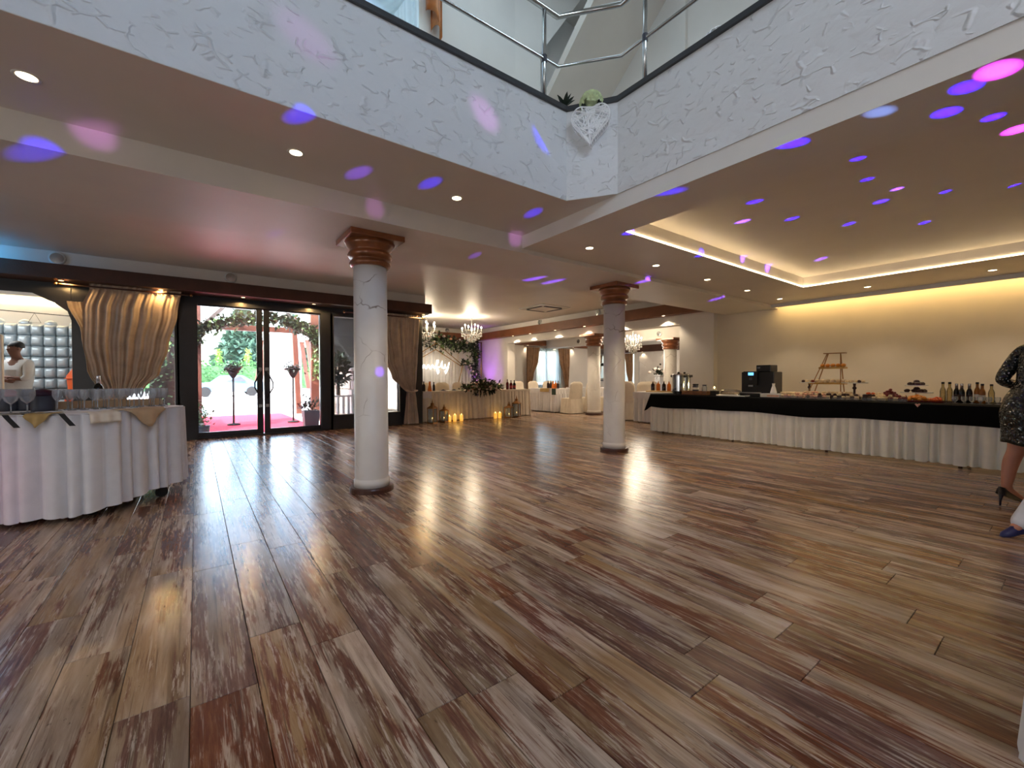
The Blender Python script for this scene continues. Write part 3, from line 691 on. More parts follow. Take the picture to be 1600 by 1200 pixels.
obj('cloth', drape([(2.4, -.2, .1, .8), (1.9, -.04, .2, 1), (1.3, .02, .26, 1), (.9, .16, .34, 1), (.5, .3, .5, 1), (.04, .3, .5, 1)], 0, 3, .025, 40, 24, seed=4), 'curtain', t, smooth=True)
t = thing('curtain', 'brown curtain gathered with a tie at the right end of the dark door wall', 'curtain', (4.0, 9.7, 0))
ed = [(2.62, -.62, .40, .6), (2.2, -.60, .38, .9), (1.6, -.48, .34, 1.1), (1.15, -.30, .31, 1.2), (.92, -.08, .29, 1.1), (.80, .06, .28, .9)]
obj('cloth', drape(ed, 0, 9, .020, 150, 30, seed=5), 'curtain', t, smooth=True)
obj('heading', drape([(2.65, -.63, .41, 1), (2.56, -.62, .40, 1)], -.012, 14, .016, 110, 4, seed=6), 'curtain', t, smooth=True)
obj('tail', drape([(.82, .06, .28, .8), (.6, .03, .31, 1), (.03, -.02, .36, 1)], 0, 5, .03, 50, 10, seed=7), 'curtain', t, smooth=True)
obj('tie_band', B().tube([(.03, -.05, .84), (.17, -.07, .79), (.31, -.05, .83), (.17, .06, .84)], .022, 8, True), 'curtain', t, smooth=True)
rod((-1.35, -.03, 2.59), (.46, -.03, 2.59), t)
# far window
t = thing('curtain', 'gold-brown curtain on the left side of the bright far window', 'curtain', (11.55, 14.0, 0))
obj('cloth', drape([(2.42, -.36, .36, .8), (1.9, -.36, .30, 1), (1.2, -.36, .02, 1), (.8, -.36, -.1, 1), (.05, -.36, -.14, 1)], 0, 5, .03, 60, 20, seed=8), 'curtain2', t, smooth=True)
rod((-.45, 0, 2.45), (2.35, 0, 2.45), t)
t = thing('curtain', 'gold-brown curtain on the right side of the bright far window', 'curtain', (13.35, 14.0, 0))
obj('cloth', drape([(2.42, -.36, .36, .8), (1.9, -.30, .36, 1), (1.2, -.06, .32, 1), (.8, .04, .28, 1), (.05, .08, .30, 1)], 0, 5, .03, 60, 20, seed=9), 'curtain2', t, smooth=True)
t = thing('sheer_curtain', 'white sheer curtain glowing in the far window behind the covered chairs', 'sheer curtain', (12.5, 14.1, 0))
obj('cloth', drape([(2.40, -.72, .76, 1), (.1, -.75, .78, 1)], 0, 11, .02, 110, 6, seed=10), 'sheer', t, smooth=True)
t = thing('curtain', 'narrow brown curtain beside the grey marble panel in the far room', 'curtain', (16.9, 13.2, 0))
obj('cloth', drape([(2.28, -.24, .24, .8), (1.5, -.24, .16, 1), (.9, -.18, .02, 1), (.05, -.2, .05, 1)], 0, 4, .025, 50, 16, xy='x', seed=11), 'curtain2', t, smooth=True)
t = thing('sheer_curtain', 'white sheer curtain in the narrow far window beside the grey marble panel', 'sheer curtain', (16.97, 13.4, 0))
obj('cloth', drape([(2.25, -.4, .3, 1), (.3, -.4, .3, 1)], 0, 7, .015, 60, 4, xy='x', seed=12), 'sheer', t, smooth=True)
# upper storey window
t = thing('sheer_curtain', 'white voile draped in folds across the upper floor window', 'sheer curtain', (2.0, 5.93, 0))
obj('cloth', drape([(7.6, -.78, .72, 1), (4.2, -.78, .72, 1)], 0, 9, .04, 100, 8, seed=13), 'sheer', t, smooth=True)
def swag(u, v):
    x = -.72+1.4*u; sag = math.sin(PI*u)
    return (x, -.08-.05*math.sin(v*PI*5)-.04*sag, 7.3-1.05*sag*(.35+.65*v)-.25*v)
obj('swag', B().grid(swag, 40, 24), 'sheer', t, smooth=True)
t = thing('curtain_tail', 'copper satin curtain tail hanging beside the upper floor window', 'curtain', (2.95, 5.85, 0))
def tail(k, z1, x0, x1):
    return lambda u, v: (x0+(x1-x0)*u, .07*math.sin(u*PI*2.5+k)+.03*k, 7.6+(z1+.09*math.sin(u*PI*2)-7.6)*v)
obj('cloth', B().grid(tail(0, 6.56, -.16, .10), 24, 10), 'orange_cloth', t, smooth=True, solid=.006)
obj('cloth', B().grid(tail(1, 6.36, -.04, .14), 24, 10), 'orange_cloth', t, smooth=True, solid=.006)

# ------------------------------------------------------------------ balcony railing
t = thing('railing', 'stainless steel railing with two rails along the upper balcony edge', 'railing', (2.9, 2.95, 3.585))
P0 = Vector((2.9, 2.95, 3.585))
def rl(z): return [Vector(p)-P0 for p in ((-7.5, 2.87, z), (2.66, 2.87, z), (3.02, 2.44, z), (3.02, -3.9, z))]
# points follow the chamfered corner
obj('handrail', B().tube(rl(4.40), .024, 10), 'steel', t, smooth=True)
obj('rail', B().tube(rl(3.955), .014, 8), 'steel', t, smooth=True)
for x, y in ((-5, 2.87), (-2.6, 2.87), (-.1, 2.87), (2.50, 2.87), (3.02, 2.20), (3.02, .2), (3.02, -1.8)):
    p = Vector((x, y, 3.585))-P0
    q = obj('post', B().tube([p, p+Vector((0, 0, .80))], .019, 10), 'steel', t, smooth=True)
    obj('clamp', B().tube([p+Vector((0, 0, .34)), p+Vector((0, 0, .40))], .024, 8), 'jar_dark', q); obj('flange', B().lathe([(.03, 0), (.03, .012), (.019, .02)], p, 12), 'steel', q)

# heart of woven white rattan hung on the chamfered corner
Hc = Vector((2.845, 2.628, 3.36)); hd = Vector((2.98-2.72, 2.45-2.82, 0)).normalized(); hn = Vector((-hd.y*-1, hd.x*-1, 0))
hn = Vector((hd.y, -hd.x, 0)); hn = hn if hn.dot(Vector((-1, -1, 0))) > 0 else -hn
t = thing('rattan_heart', 'white woven rattan heart hanging on the balcony corner', 'heart decoration', Hc+hn*.06)
def hp(u, w=.0):
    x = 16*math.sin(u)**3; z = 13*math.cos(u)-5*math.cos(2*u)-2*math.cos(3*u)-math.cos(4*u)
    return x/16*.165, z/17*.20-.0
def to3(x, z, o=0.0): return tuple(hd*x+hn*o+Vector((0, 0, z)))
raw = [hp(2*PI*i/480) for i in range(481)]; acc = [0]
for p_, q_ in zip(raw, raw[1:]): acc.append(acc[-1]+math.hypot(q_[0]-p_[0], q_[1]-p_[1]))
outl = []
for i in range(48):
    s_ = acc[-1]*i/48; j = next(k for k in range(480) if acc[k+1] >= s_); outl.append(raw[j])
b = B(); 
for o_ in (-.035, .035): b.tube([to3(x, z, o_) for x, z in outl], .006, 6, True)
obj('frame', b, 'rattan', t, smooth=True)
rnd = random.Random(3); b = B()
for k in range(80):
    o_ = rnd.choice((.035, .035, .04))
    i, j = rnd.sample(range(48), 2)
    if min((i-j) % 48, (j-i) % 48) < 9: continue
    a, c = outl[i], outl[j]; mx = ((a[0]+c[0])/2, (a[1]+c[1])/2)
    # keep the notch of the heart open
    if mx[1] > .115 and abs(mx[0]) < .06: continue
    b.tube([to3(a[0], a[1], o_), to3(mx[0]*1.02, mx[1]*1.02, o_+.008), to3(c[0], c[1], o_)], .0042, 5)
for i in range(0, 48):
    x, z = outl[i]; b.tube([to3(x, z, -.037), to3(x*1.02, z*1.02, 0), to3(x, z, .037)], .004, 4)
w_ = obj('woven_canes', b, 'rattan', t); w_['kind'] = 'stuff'
t = thing('hydrangea', 'pale green hydrangea head on the balcony edge behind the rattan heart', 'flower', Hc+hn*.03+Vector((0, 0, .22)))
b = B(); rnd = random.Random(5)
for k in range(150):
    v = Vector((rnd.gauss(0, 1), rnd.gauss(0, 1), rnd.gauss(0, 1))).normalized(); v.z = abs(v.z)*1.2-.45
    c = v*.09; 
    for q in range(4):
        d = (v.orthogonal().normalized()); d.rotate(Matrix.Rotation(q*PI/2+k, 3, v)); b.leaf(c, d+v*.5, .028, .022, v)
f_ = obj('florets', b, 'hydrangea', t); f_['kind'] = 'stuff'
obj('flower_core', B().ball((0, 0, .01), .062, 12, 8), 'hydrangea', t, smooth=True)
obj('stem', B().tube([(0, 0, -.03), (0.01, 0.01, .0)], .006, 6), 'leaf', t)
def agave(loc, label, L=.12):
    t = thing('succulent', label, 'plant', loc); rnd = random.Random(8)
    for k in range(11):
        a = k*2.4; el = .35+.9*(k/11)
        d = Vector((math.cos(a)*math.cos(el), math.sin(a)*math.cos(el), math.sin(el)))
        b = B(); s_ = d.cross(Vector((0, 0, 1))).normalized(); n_ = s_.cross(d)
        pts = [(0, .012), (.4, .022), (.75, .013), (1, .0)]
        vs = []
        for f, wd in pts:
            c = d*L*f+n_*(-.02*f*f); vs += [c+s_*wd, c+n_*wd*.5*-1, c-s_*wd, c+n_*wd*.3]
        fs = [(i*4+k2, i*4+(k2+1) % 4, (i+1)*4+(k2+1) % 4, (i+1)*4+k2) for i in range(3) for k2 in range(4)]
        obj('leaf', b.add(vs, fs), 'leaf', t)
    obj('pot', B().lathe([(.02, -.04), (.03, 0), (.025, .0)], n=12), 'blackmatte', t)
agave((2.735, 2.86, 3.62), 'dark spiky succulent on the balcony edge beside the rattan heart')
t = thing('wire_basket', 'wire mesh dome ornament behind the right balcony edge', 'ornament', (3.12, 1.64, 3.585)); b = B()
for i in range(9):
    a = PI*i/9; b.tube([(math.cos(a)*.12*math.cos(q), math.sin(a)*.12*math.cos(q), .12*math.sin(q)) for q in [PI*k/10 for k in range(11)]], .004, 4)
for q in (.3, .7, 1.1): b.tube([(math.cos(a)*.12*math.cos(q), math.sin(a)*.12*math.cos(q), .12*math.sin(q)) for a in [2*PI*k/20 for k in range(20)]], .004, 4, True)
obj('wires', b, 'rattan', t)

# ------------------------------------------------------------------ cloth skirts and tables
def skirt(path, z0, z1, wl, amp, flare=0.0, closed=False, nv=8, seed=0, hem=.0, per=14, hemfn=None):
    """pleated cloth along a 2-D path; waves grow towards the hem"""
    rnd = random.Random(seed)
    P = [Vector((*p, 0)) for p in path]; segs = []; tot = 0
    Q = P+[P[0]] if closed else P
    for a, b_ in zip(Q, Q[1:]): segs.append((a, b_, tot, (b_-a).length)); tot += (b_-a).length
    n = int(tot/wl*per); pts = []
    ph = [rnd.uniform(-.5, .5) for _ in range(int(tot/wl)+3)]
    for i in range(n+(0 if closed else 1)):
        s_ = tot*i/n
        for a, b_, s0, L in segs:
            if s0 <= s_ <= s0+L+1e-6:
                d = (b_-a).normalized(); p = a+d*(s_-s0); nn = Vector((d.y, -d.x, 0)); break
        pts.append((p, nn, s_))
    b = B(); m_ = len(pts)
    for v in range(nv):
        f = v/(nv-1); z = z1+(z0-z1)*f
        for p, nn, s_ in pts:
            q = s_/wl; k = int(q); w_ = abs(math.sin(PI*(q+.18*math.sin(q*2.3+ph[k]*2))))**.7
            d = amp*(.55+.45*f)*(w_-.4)*(1+.5*ph[k])+flare*f
            zz = z+(hem*ph[k]*f if hem else 0)
            b.v.append(tuple(p+nn*d+Vector((0, 0, zz+(hemfn(p)*f if hemfn else 0)))))
    mm = m_ if closed else m_-1
    b.f += [(v*m_+i, v*m_+(i+1) % m_, (v+1)*m_+(i+1) % m_, (v+1)*m_+i) for v in range(nv-1) for i in range(mm)]
    return b
def legs_of(t, x0, x1, y0, y1, h, mat='steel'):
    for x in (x0+.08, x1-.08):
        for y in (y0+.08, y1-.08): obj('leg', B().tube([(x, y, 0), (x, y, h)], .018, 8), mat, t, smooth=True)

# buffet: long table along the right wall
t = thing('buffet_table', 'long buffet table with black cloth and pleated white skirt by the right wall', 'table', (7.6, 2.3, 0))
x0, x1, y0, y1 = 0, .92, -3.0, 3.05
obj('table_top', B().box(x0, x1, y0, y1, .755, .79), 'blackmatte', t)
for y in np.linspace(y0+.2, y1-.2, 5):
    for x in (.1, .82): obj('leg', B().tube([(x, y, 0), (x, y, .755)], .02, 8), 'steel', t, smooth=True)
obj('skirt', skirt([(x1, y1), (x0, y1), (x0, y0), (x1, y0)][0:4], .035, .60, .118, .085, .0, nv=7, seed=2, hem=.015), 'buffet_cloth', t, smooth=True)
def cl(u, v):   # black top cloth hanging over the front with a slightly sagging hem
    y = y1+.012-(y1-y0+.02)*u
    if v < .5: return (x1-(x1-x0+.03)*(v/.5), y, .797)
    f = (v-.5)/.5; return (x0-.03-.022*math.sin(f*2)-.012*math.sin(u*55)*f, y, .797-f*(.262+.012*math.sin(u*17)+.008*math.sin(u*31)))
obj('top_cloth', B().grid(cl, 160, 16), 'black_cloth', t, smooth=False)
def ce(u, v):   # drooping end of the cloth at the far left corner
    x = x0-.03+(x1-x0+.03)*u; k = math.exp(-u*7)
    return (x-.05*v*k, y1+.012+.10*v*k+.02*v, .797-v*(.24+.12*k+.01*math.sin(u*40)))
obj('end_cloth', B().grid(ce, 60, 8), 'black_cloth', t)

# head table in the back hall
t = thing('head_table', 'long wedding head table with pale pleated cloth in the back hall', 'table', (6.3, 10.0, 0))
x0, x1, y0, y1 = -1.66, 1.78, 0, .75
obj('table_top', B().box(x0, x1, y0, y1, .74, .775), 'wood_box', t); legs_of(t, x0, x1, y0, y1, .74)
obj('tablecloth', B().box(x0-.02, x1+.02, y0-.03, y1+.02, .775, .785).grid(lambda u, v: (x0-.02+(x1-x0+.04)*u, y0-.03-.006*math.sin(u*60), .785-.05*v), 120, 3), 'cream_cloth', t)
obj('skirt', skirt([(x0-.01, y1), (x0-.01, y0), (x1+.01, y0), (x1+.01, y1)], .02, .745, .13, .05, .03, nv=7, seed=4), 'cream_cloth', t, smooth=True)
obj('corner_cloth', B().grid(lambda u, v: (x0-.05+.24*u, y0-.06, .785-.17*v-.01*math.sin(u*9)), 12, 4), 'white_cloth', t)

# serving trolley on the left
t = thing('serving_trolley', 'white pleated-skirt bar trolley on castors at the left edge of the floor', 'trolley', (-.68, 4.82, 0), 0)
# trolley frame axes: front edge runs from the left to the right corner
TA = Vector((-.72, 4.78)); 
ptop = [(-2.3, 5.55), (-1.55, 5.02), (-.76, 4.83), (-.60, 4.86), (-.14, 5.42), (-.12, 5.58), (-.62, 6.25), (-2.3, 7.0)]
loc0 = Vector((-.68, 4.82))
pl = [(x-loc0.x, y-loc0.y) for x, y in ptop]
obj('table_top', B().prism([(-.5+(x+.5)*.93, .6+(y-.6)*.93) for x, y in pl], .83, .858), 'wood_box', t)
obj('top_cloth', B().prism([(-.5+(x+.5)*1.012, .6+(y-.6)*1.012) for x, y in pl], .858, .866), 'white_cloth', t)
obj('skirt', skirt(pl[::1], .035, .857, .125, .07, -.0, closed=True, nv=12, seed=6, hem=.025, hemfn=lambda p: .075*max(0, min(1, (p.x+.15)/.5))), 'white_cloth', t, smooth=True)
for x, y in ((-.28, 5.33), (-.72, 4.98), (-1.9, 5.5), (-.7, 6.0)):
    lx, ly = x-loc0.x, y-loc0.y
    c = obj('castor', B().tube([(lx, ly, .10), (lx, ly, .2)], .012, 6), 'steel', t)
    obj('wheel', B().lathe([(.028, -.018), (.05, -.014), (.05, .014), (.028, .018)], (0, 0, 0), 18), 'tyre', c, loc=(lx, ly, .05), rot=(PI/2, 0, .6))
    obj('leg', B().tube([(lx, ly, .2), (lx, ly, .83)], .016, 6), 'steel', t)
# ------------------------------------------------------------------ things on the serving trolley
ZT = .866
def make_goblet(r, h, bowl, label, group, loc):
    t = thing('wine_glass', label, 'glass', loc, 0, group)
    obj('foot', B().lathe([(0, 0), (r*.9, .001), (r*.85, .004), (.006, .008)], n=14), 'glassware', t, smooth=True)
    obj('stem', B().lathe([(.006, .006), (.004, .03), (.005, h-bowl)], n=8), 'glassware', t, smooth=True)
    obj('bowl', B().lathe([(.005, h-bowl), (r*.7, h-bowl*.78), (r, h-bowl*.45), (r*.97, h-bowl*.2), (r*.86, h)], n=18, caps=False), 'glassware', t, smooth=True)
    return t
gl = make_goblet(.034, .185, .10, 'wine glass', 'wine glasses in the long row on the trolley', (0, 0, 0)); first = True
ROW = [(-1.02, 5.28), (-.20, 5.56)]
n_ = 0
rnd = random.Random(11)
GL = 'clear empty wine glasses standing in close rows on the white trolley'
def put_glass(x, y, lb):
    global first
    if first:
        gl.location = (x, y, ZT); gl['label'] = lb; first = False
    else: dup(gl, (x, y, ZT), rnd.uniform(0, 6), lb)
ORD = ['leftmost', 'second', 'third', 'fourth', 'fifth', 'sixth', 'seventh', 'eighth', 'ninth', 'rightmost']
for j in range(3):
    for i in range(10):
        f = i/9
        put_glass(-1.0+.72*f+rnd.uniform(-.008, .008)-.03*j+.03, 5.33+.20*f+.085*j+rnd.uniform(-.008, .008), 'clear wine glass on the trolley, %s of the %s row%s' % (ORD[i], ['front', 'middle', 'back'][j], '' if i in (0, 9) else ' from the left'))
big = make_goblet(.05, .20, .125, 'large wine goblet nearest the right, in the front left cluster on the trolley', 'large goblets at the left of the trolley', (-1.20, 5.16, ZT))
dup(big, (-1.13, 5.25, ZT), 1, 'large wine goblet behind the right one in the front left cluster on the trolley')
dup(big, (-1.30, 5.20, ZT), 2, 'large wine goblet in the middle of the left cluster on the trolley')
dup(big, (-1.40, 5.17, ZT), 2, 'large wine goblet at the left picture edge on the trolley')
def lidded(loc, lid, label, r=.06, h=.13):
    t = thing('lidded_jar', label, 'jar', loc)
    obj('jar', B().lathe([(0, 0), (r*.95, 0), (r, .02), (r, h-.02), (r*.96, h)], n=22), 'jar_dark', t, smooth=True)
    obj('lid', B().lathe([(r*1.06, h-.012), (r*1.08, h+.012), (r*.9, h+.03), (r*.4, h+.045), (0, h+.05)], n=22), lid, t, smooth=True)
lidded((-1.33, 5.62, ZT), 'red_lid', 'dark jar with a red domed lid at the left of the trolley', .085, .14)
lidded((-1.21, 5.66, ZT), 'navy_lid', 'dark jar with a wide navy domed lid on the trolley', .095, .14)
lidded((-1.075, 5.42, ZT), 'plum_lid', 'charcoal jar with a dark plum lid left of the glass rows', .075, .145)
def bottle(loc, label, mat, r=.04, h=.30, lab='label_w', group=None, foil=None, neck=.013, cap='black'):
    t = thing('bottle', label, 'bottle', loc, 0, group)
    obj('body', B().lathe([(0, 0), (r*.96, 0), (r, .01), (r, h*.55), (r*.8, h*.66), (neck*1.1, h*.75), (neck, h*.95), (neck*1.15, h*.96), (neck*1.15, h*.98)], n=16), mat, t, smooth=True)
    obj('cap', B().lathe([(neck*1.2, h*.9 if foil is None else h*.74), (neck*1.25, h*.97), (neck*1.1, h)], n=12), foil or cap, t, smooth=True)
    if lab: obj('label', B().lathe([(r*1.015, h*.14), (r*1.015, h*.42)], n=16, caps=False), lab, t, smooth=True)
    return t
bottle((-.80, 6.0, ZT), 'dark champagne bottle with silver foil behind the trolley glasses', 'bottle_dk', .042, .31, 'label_s', foil='label_s')
# beige ledge cloth behind the glasses
t = thing('folded_cloth', 'beige cloth-covered ledge behind the glass rows on the trolley', 'cloth', (-.66, 5.78, ZT), math.atan2(.22, .72))
obj('cloth', B().box(-.42, .38, -.02, .02, 0, .07), 'beige_cloth', t, bevel=.006)
def napkin(name, label, mat, p0, p1, drop, off, kind='tri'):
    """cloth lying on the edge of the trolley and hanging over it between p0 and p1"""
    p0 = Vector((*p0, 0)); p1 = Vector((*p1, 0)); d = p1-p0; nn = Vector((d.y, -d.x, 0)).normalized(); mid = (p0+p1)/2
    b = B(); nu = 12; nv = 8
    def fn(u, v):
        if v < .35:
            f = v/.35; q = p0+d*u-nn*(.16*(1-f)-.05); return tuple(q-mid+Vector((0, 0, .006+off+.004*math.sin(u*9))))
        f = (v-.35)/.65
        a = u if kind == 'quad' else .5+(u-.5)*(1-f*.94)
        q = p0+d*a+nn*(.055+.014*math.sin(a*14)+.012*f)
        return tuple(q-mid+Vector((0, 0, .002+off-drop*f)))
    t = thing(name, label, 'napkin', (mid.x, mid.y, ZT)); obj('cloth', b.grid(fn, nu, nv), mat, t, smooth=True, solid=.003)
napkin('napkin', 'tan napkin corner hanging over the right front of the trolley', 'beige_cloth', (-.52, 4.97), (-.27, 5.27), .16, .004)
napkin('napkin', 'pale square napkin hanging over the trolley edge left of the tan one', 'cream_cloth', (-.72, 4.83), (-.55, 4.93), .085, .002, 'quad')
napkin('napkin', 'ochre napkin point hanging between two black ribbons on the trolley', 'ochre_cloth', (-1.06, 4.90), (-.90, 4.86), .10, .003)
for lb, x, y in (('black ribbon strip hanging at the left on the trolley skirt', -1.17, 4.925), ('black ribbon strip hanging right of the ochre napkin on the trolley skirt', -.86, 4.85)):
    t = thing('ribbon', lb, 'ribbon', (x, y, ZT))
    obj('strip', B().grid(lambda u, v: (.05*v*1.6+u*.035-.02, -.02-.06*min(1, v*4)-.02*v-u*.006, .006-.12*max(0, v-.2)), 4, 10), 'blackmatte', t, solid=.003)
t = thing('serving_tray', 'shiny tray lying along the front left edge of the trolley', 'tray', (-1.12, 5.03, ZT), -.28)
obj('tray', B().box(-.22, .22, -.09, .09, 0, .006).box(-.22, .22, -.095, -.085, 0, .014), 'chrome', t, bevel=.002)

# white pillar with blue LEDs at the far left, and DJ table at the right
t = thing('photo_booth_pillar', 'white panel with blue LED lights at the left picture edge', 'pillar', (-2.30, 9.0, 0))
obj('panel', B().box(-.5, .145, -.04, .04, 0, 1.76), 'white_gloss', t, bevel=.01)
for z in (1.62, 1.42, 1.2, 1.0): obj('led', B().lathe([(0, -.046), (.03, -.044), (.035, -.04)], (.06, 0, 0), 12, caps=False) if False else B().cbox((.06, -.043, z), (.05, .008, .07)), 'ledblue', t)
t = thing('dj_table', 'white draped table just beyond the lower right picture corner', 'table', (2.46, -.37, 0))
obj('table_top', B().box(-.5, .5, -.42, .42, .74, .77), 'white_gloss', t)
obj('skirt', skirt([(-.5, .42), (-.5, -.42), (.5, -.42), (.5, .42)], .0, .74, .16, .012, .055, closed=True, seed=9), 'white_cloth', t, smooth=True)

# ------------------------------------------------------------------ buffet items (table top at z = .797, X about 7.7 - 8.4)
ZB = .798
def urn(loc, label, r=.125, h=.44):
    t = thing('drink_urn', label, 'urn', loc)
    obj('body', B().lathe([(r*.9, .05), (r, .055), (r, h*.82), (r*1.03, h*.83), (r*1.03, h*.86), (r*.96, h*.87)], n=28), 'steel', t, smooth=False)
    obj('foot', B().lathe([(r*.95, 0), (r*.95, .05), (r*.8, .055)], n=24), 'black', t)
    obj('lid', B().lathe([(r*1.0, h*.86), (r*.9, h*.91), (r*.4, h*.95), (0, h*.96)], n=24), 'chrome', t, smooth=True)
    obj('knob', B().lathe([(.012, h*.95), (.026, h*.98), (.02, h*1.01), (0, h*1.02)], n=12), 'black', t, smooth=True)
    for s in (1, -1): obj('handle', B().tube([(.0, s*r, h*.78), (0, s*(r+.05), h*.80), (0, s*(r+.05), h*.86), (0, s*r, h*.84)], .012, 8), 'black', t, smooth=True)
    obj('tap', B().tube([(-r, 0, .10), (-r-.05, 0, .10), (-r-.05, 0, .06)], .011, 8), 'black', t, smooth=True)
urn((7.98, 4.98, ZB), 'stainless steel drink urn at the left end of the buffet, nearer one')
urn((8.28, 5.03, ZB), 'stainless steel drink urn standing behind the nearer urn')
t = thing('wooden_crate', 'low brown wooden crate in front of the urns on the buffet', 'crate', (7.85, 4.5, ZB))
for a in ((-.1, .1, -.26, -.245), (-.1, .1, .245, .26)): obj('end_board', B().box(*a, 0, .07), 'wood_box', t)
for a in ((-.115, -.1), (.1, .115)):
    for z in (0, .038): obj('slat', B().box(a[0], a[1], -.26, .26, z, z+.032), 'wood_box', t)
obj('bottom', B().box(-.1, .1, -.245, .245, 0, .008), 'wood_box', t)
t = thing('jar', 'dark grey jar with pale band standing in the buffet crate', 'jar', (7.9, 4.56, ZB+.008))
obj('body', B().lathe([(0, 0), (.055, 0), (.06, .02), (.058, .15), (.05, .17)], n=20), 'jar_dark', t, smooth=True); obj('label', B().lathe([(.061, .09), (.061, .13)], n=20, caps=False), 'label_w', t); obj('lid', B().lathe([(.055, .17), (.055, .2), (0, .2)], n=18), 'black', t)
t = thing('glass_jar', 'clear glass jar with dark lid in the buffet crate', 'jar', (7.9, 4.38, ZB+.008))
obj('body', B().lathe([(0, 0), (.04, 0), (.046, .02), (.046, .14), (.035, .16)], n=18, caps=False), 'glassware', t, smooth=True); obj('lid', B().lathe([(.04, .16), (.04, .185), (0, .185)], n=16), 'jar_dark', t)
t = thing('tea_light', 'small lit tea light glowing on the buffet against the wall', 'candle', (8.35, 4.42, ZB)); obj('cup', B().lathe([(0, 0), (.03, 0), (.034, .12), (.03, .12)], n=14), 'glassware', t); obj('flame', B().ball((0, 0, .13), .016, 8, 6, 1.6), 'flame', t)
lamp('tea_light_glow', 'POINT', (8.42, 4.36, ZB+.16), 3.2, (1, .78, .36), shadow_soft_size=.03)
t = thing('black_box', 'small black box right of the wooden crate on the buffet', 'box', (7.85, 4.15, ZB)); obj('box', B().box(-.06, .06, -.06, .06, 0, .075), 'black', t, bevel=.006); obj('lid', B().box(-.062, .062, -.062, .062, .075, .085), 'blackmatte', t)
t = thing('covered_tray', 'clear plastic covered tray of pale food left of the coffee machine', 'food tray', (8.0, 3.92, ZB))
obj('tray', B().box(-.13, .13, -.2, .2, 0, .02), 'white_gloss', t, bevel=.005); obj('cover', B().lathe([(.2, .02), (.18, .09), (.1, .11), (0, .112)], (0, 0, 0), 20, .65, .95), 'bottle_pl', t, smooth=True)
b = B(); rnd = random.Random(2)
for k in range(22): b.ball((rnd.uniform(-.1, .1), rnd.uniform(-.16, .16), .035), .024, 6, 4)
obj('food', b, 'food_pale', t)['kind'] = 'stuff'
t = thing('white_tray', 'flat white tray at the buffet edge before the coffee machine', 'tray', (7.72, 3.75, ZB)); obj('tray', B().box(-.1, .1, -.25, .25, 0, .012).box(-.1, .1, -.25, -.235, .012, .022).box(-.1, .1, .235, .25, .012, .022), 'white_gloss', t)
# coffee machine
t = thing('coffee_machine', 'black automatic coffee machine with blue display on the buffet', 'coffee machine', (8.05, 3.42, ZB))
obj('body', B().box(-.14, .2, -.27, .27, 0, .43).box(-.2, -.14, -.27, .27, 0, .06), 'black', t, bevel=.012)
obj('side_tower', B().box(-.10, .18, -.20, .04, .43, .55), 'black', t, bevel=.012)
obj('brew_head', B().box(-.19, -.14, -.02, .22, .19, .44), 'blackmatte', t, bevel=.01)
obj('display', B().box(-.195, -.19, .04, .13, .37, .42), 'screen', t)
obj('dial', B().cbox((-.195, .085, .31), (.02, .05, .05)), 'jar_dark', t); obj('spout', B().box(-.21, -.15, .04, .12, .17, .20), 'steel', t)
obj('drip_tray', B().box(-.22, -.14, -.1, .24, .055, .075), 'steel', t); obj('badge', B().box(-.112, -.10, -.02, .03, .50, .52) if False else B().box(-.105, -.10, -.03, .02, .49, .515), 'steel', t)
t = thing('milk_bottle', 'white carafe-shaped bottle on a white box beside the coffee machine', 'bottle', (7.82, 3.12, ZB+.062)); obj('body', B().lathe([(0, 0), (.05, 0), (.052, .015), (.03, .10), (.02, .13), (.022, .16)], n=18), 'white_gloss', t, smooth=True); obj('rim', B().lathe([(.022, .155), (.025, .165), (.02, .17)], n=16), 'label_w', t)
t = thing('cake_box', 'low white box with pink print under the white carafe', 'box', (7.82, 3.12, ZB)); obj('box', B().box(-.1, .1, -.17, .17, 0, .055), 'label_w', t, bevel=.004); obj('lid', B().box(-.102, .102, -.172, .172, .05, .061), 'white_gloss', t); obj('print', B().box(-.104, -.103, -.12, .06, .012, .04), 'food_pink', t)
t = thing('book_stack', 'two flat cake boxes stacked behind the white carafe', 'box', (8.2, 2.98, ZB)); obj('box', B().box(-.12, .12, -.15, .15, 0, .05), 'food_choc', t, bevel=.004); obj('box', B().box(-.12, .12, -.16, .14, .052, .085), 'food_pale', t, bevel=.004)
def platter(loc, sz, mat, foods, label, n=26, hump=0.0, r=.022, dark=True, seed=0):
    t = thing('platter', label, 'platter', loc)
    a, b_ = sz
    obj('plate', B().lathe([(0, .0), (.9, .0), (1, .016), (.96, .016), (.88, .006)], (0, 0, 0), 26, a, b_), mat, t, smooth=False)
    for nm, fm, cnt in foods:
        rnd = random.Random(seed+cnt); b = B()
        for k in range(cnt):
            q = math.sqrt(rnd.random())*.82; th = rnd.random()*6.28
            z = .012+r*.7+hump*max(0, 1-q/.8)*rnd.uniform(.4, 1)
            b.ball((q*a*math.cos(th), q*b_*math.sin(th), z), r*rnd.uniform(.8, 1.2), 7, 5, .8)
        obj(nm, b, fm, t, smooth=True)['kind'] = 'stuff'
    return t
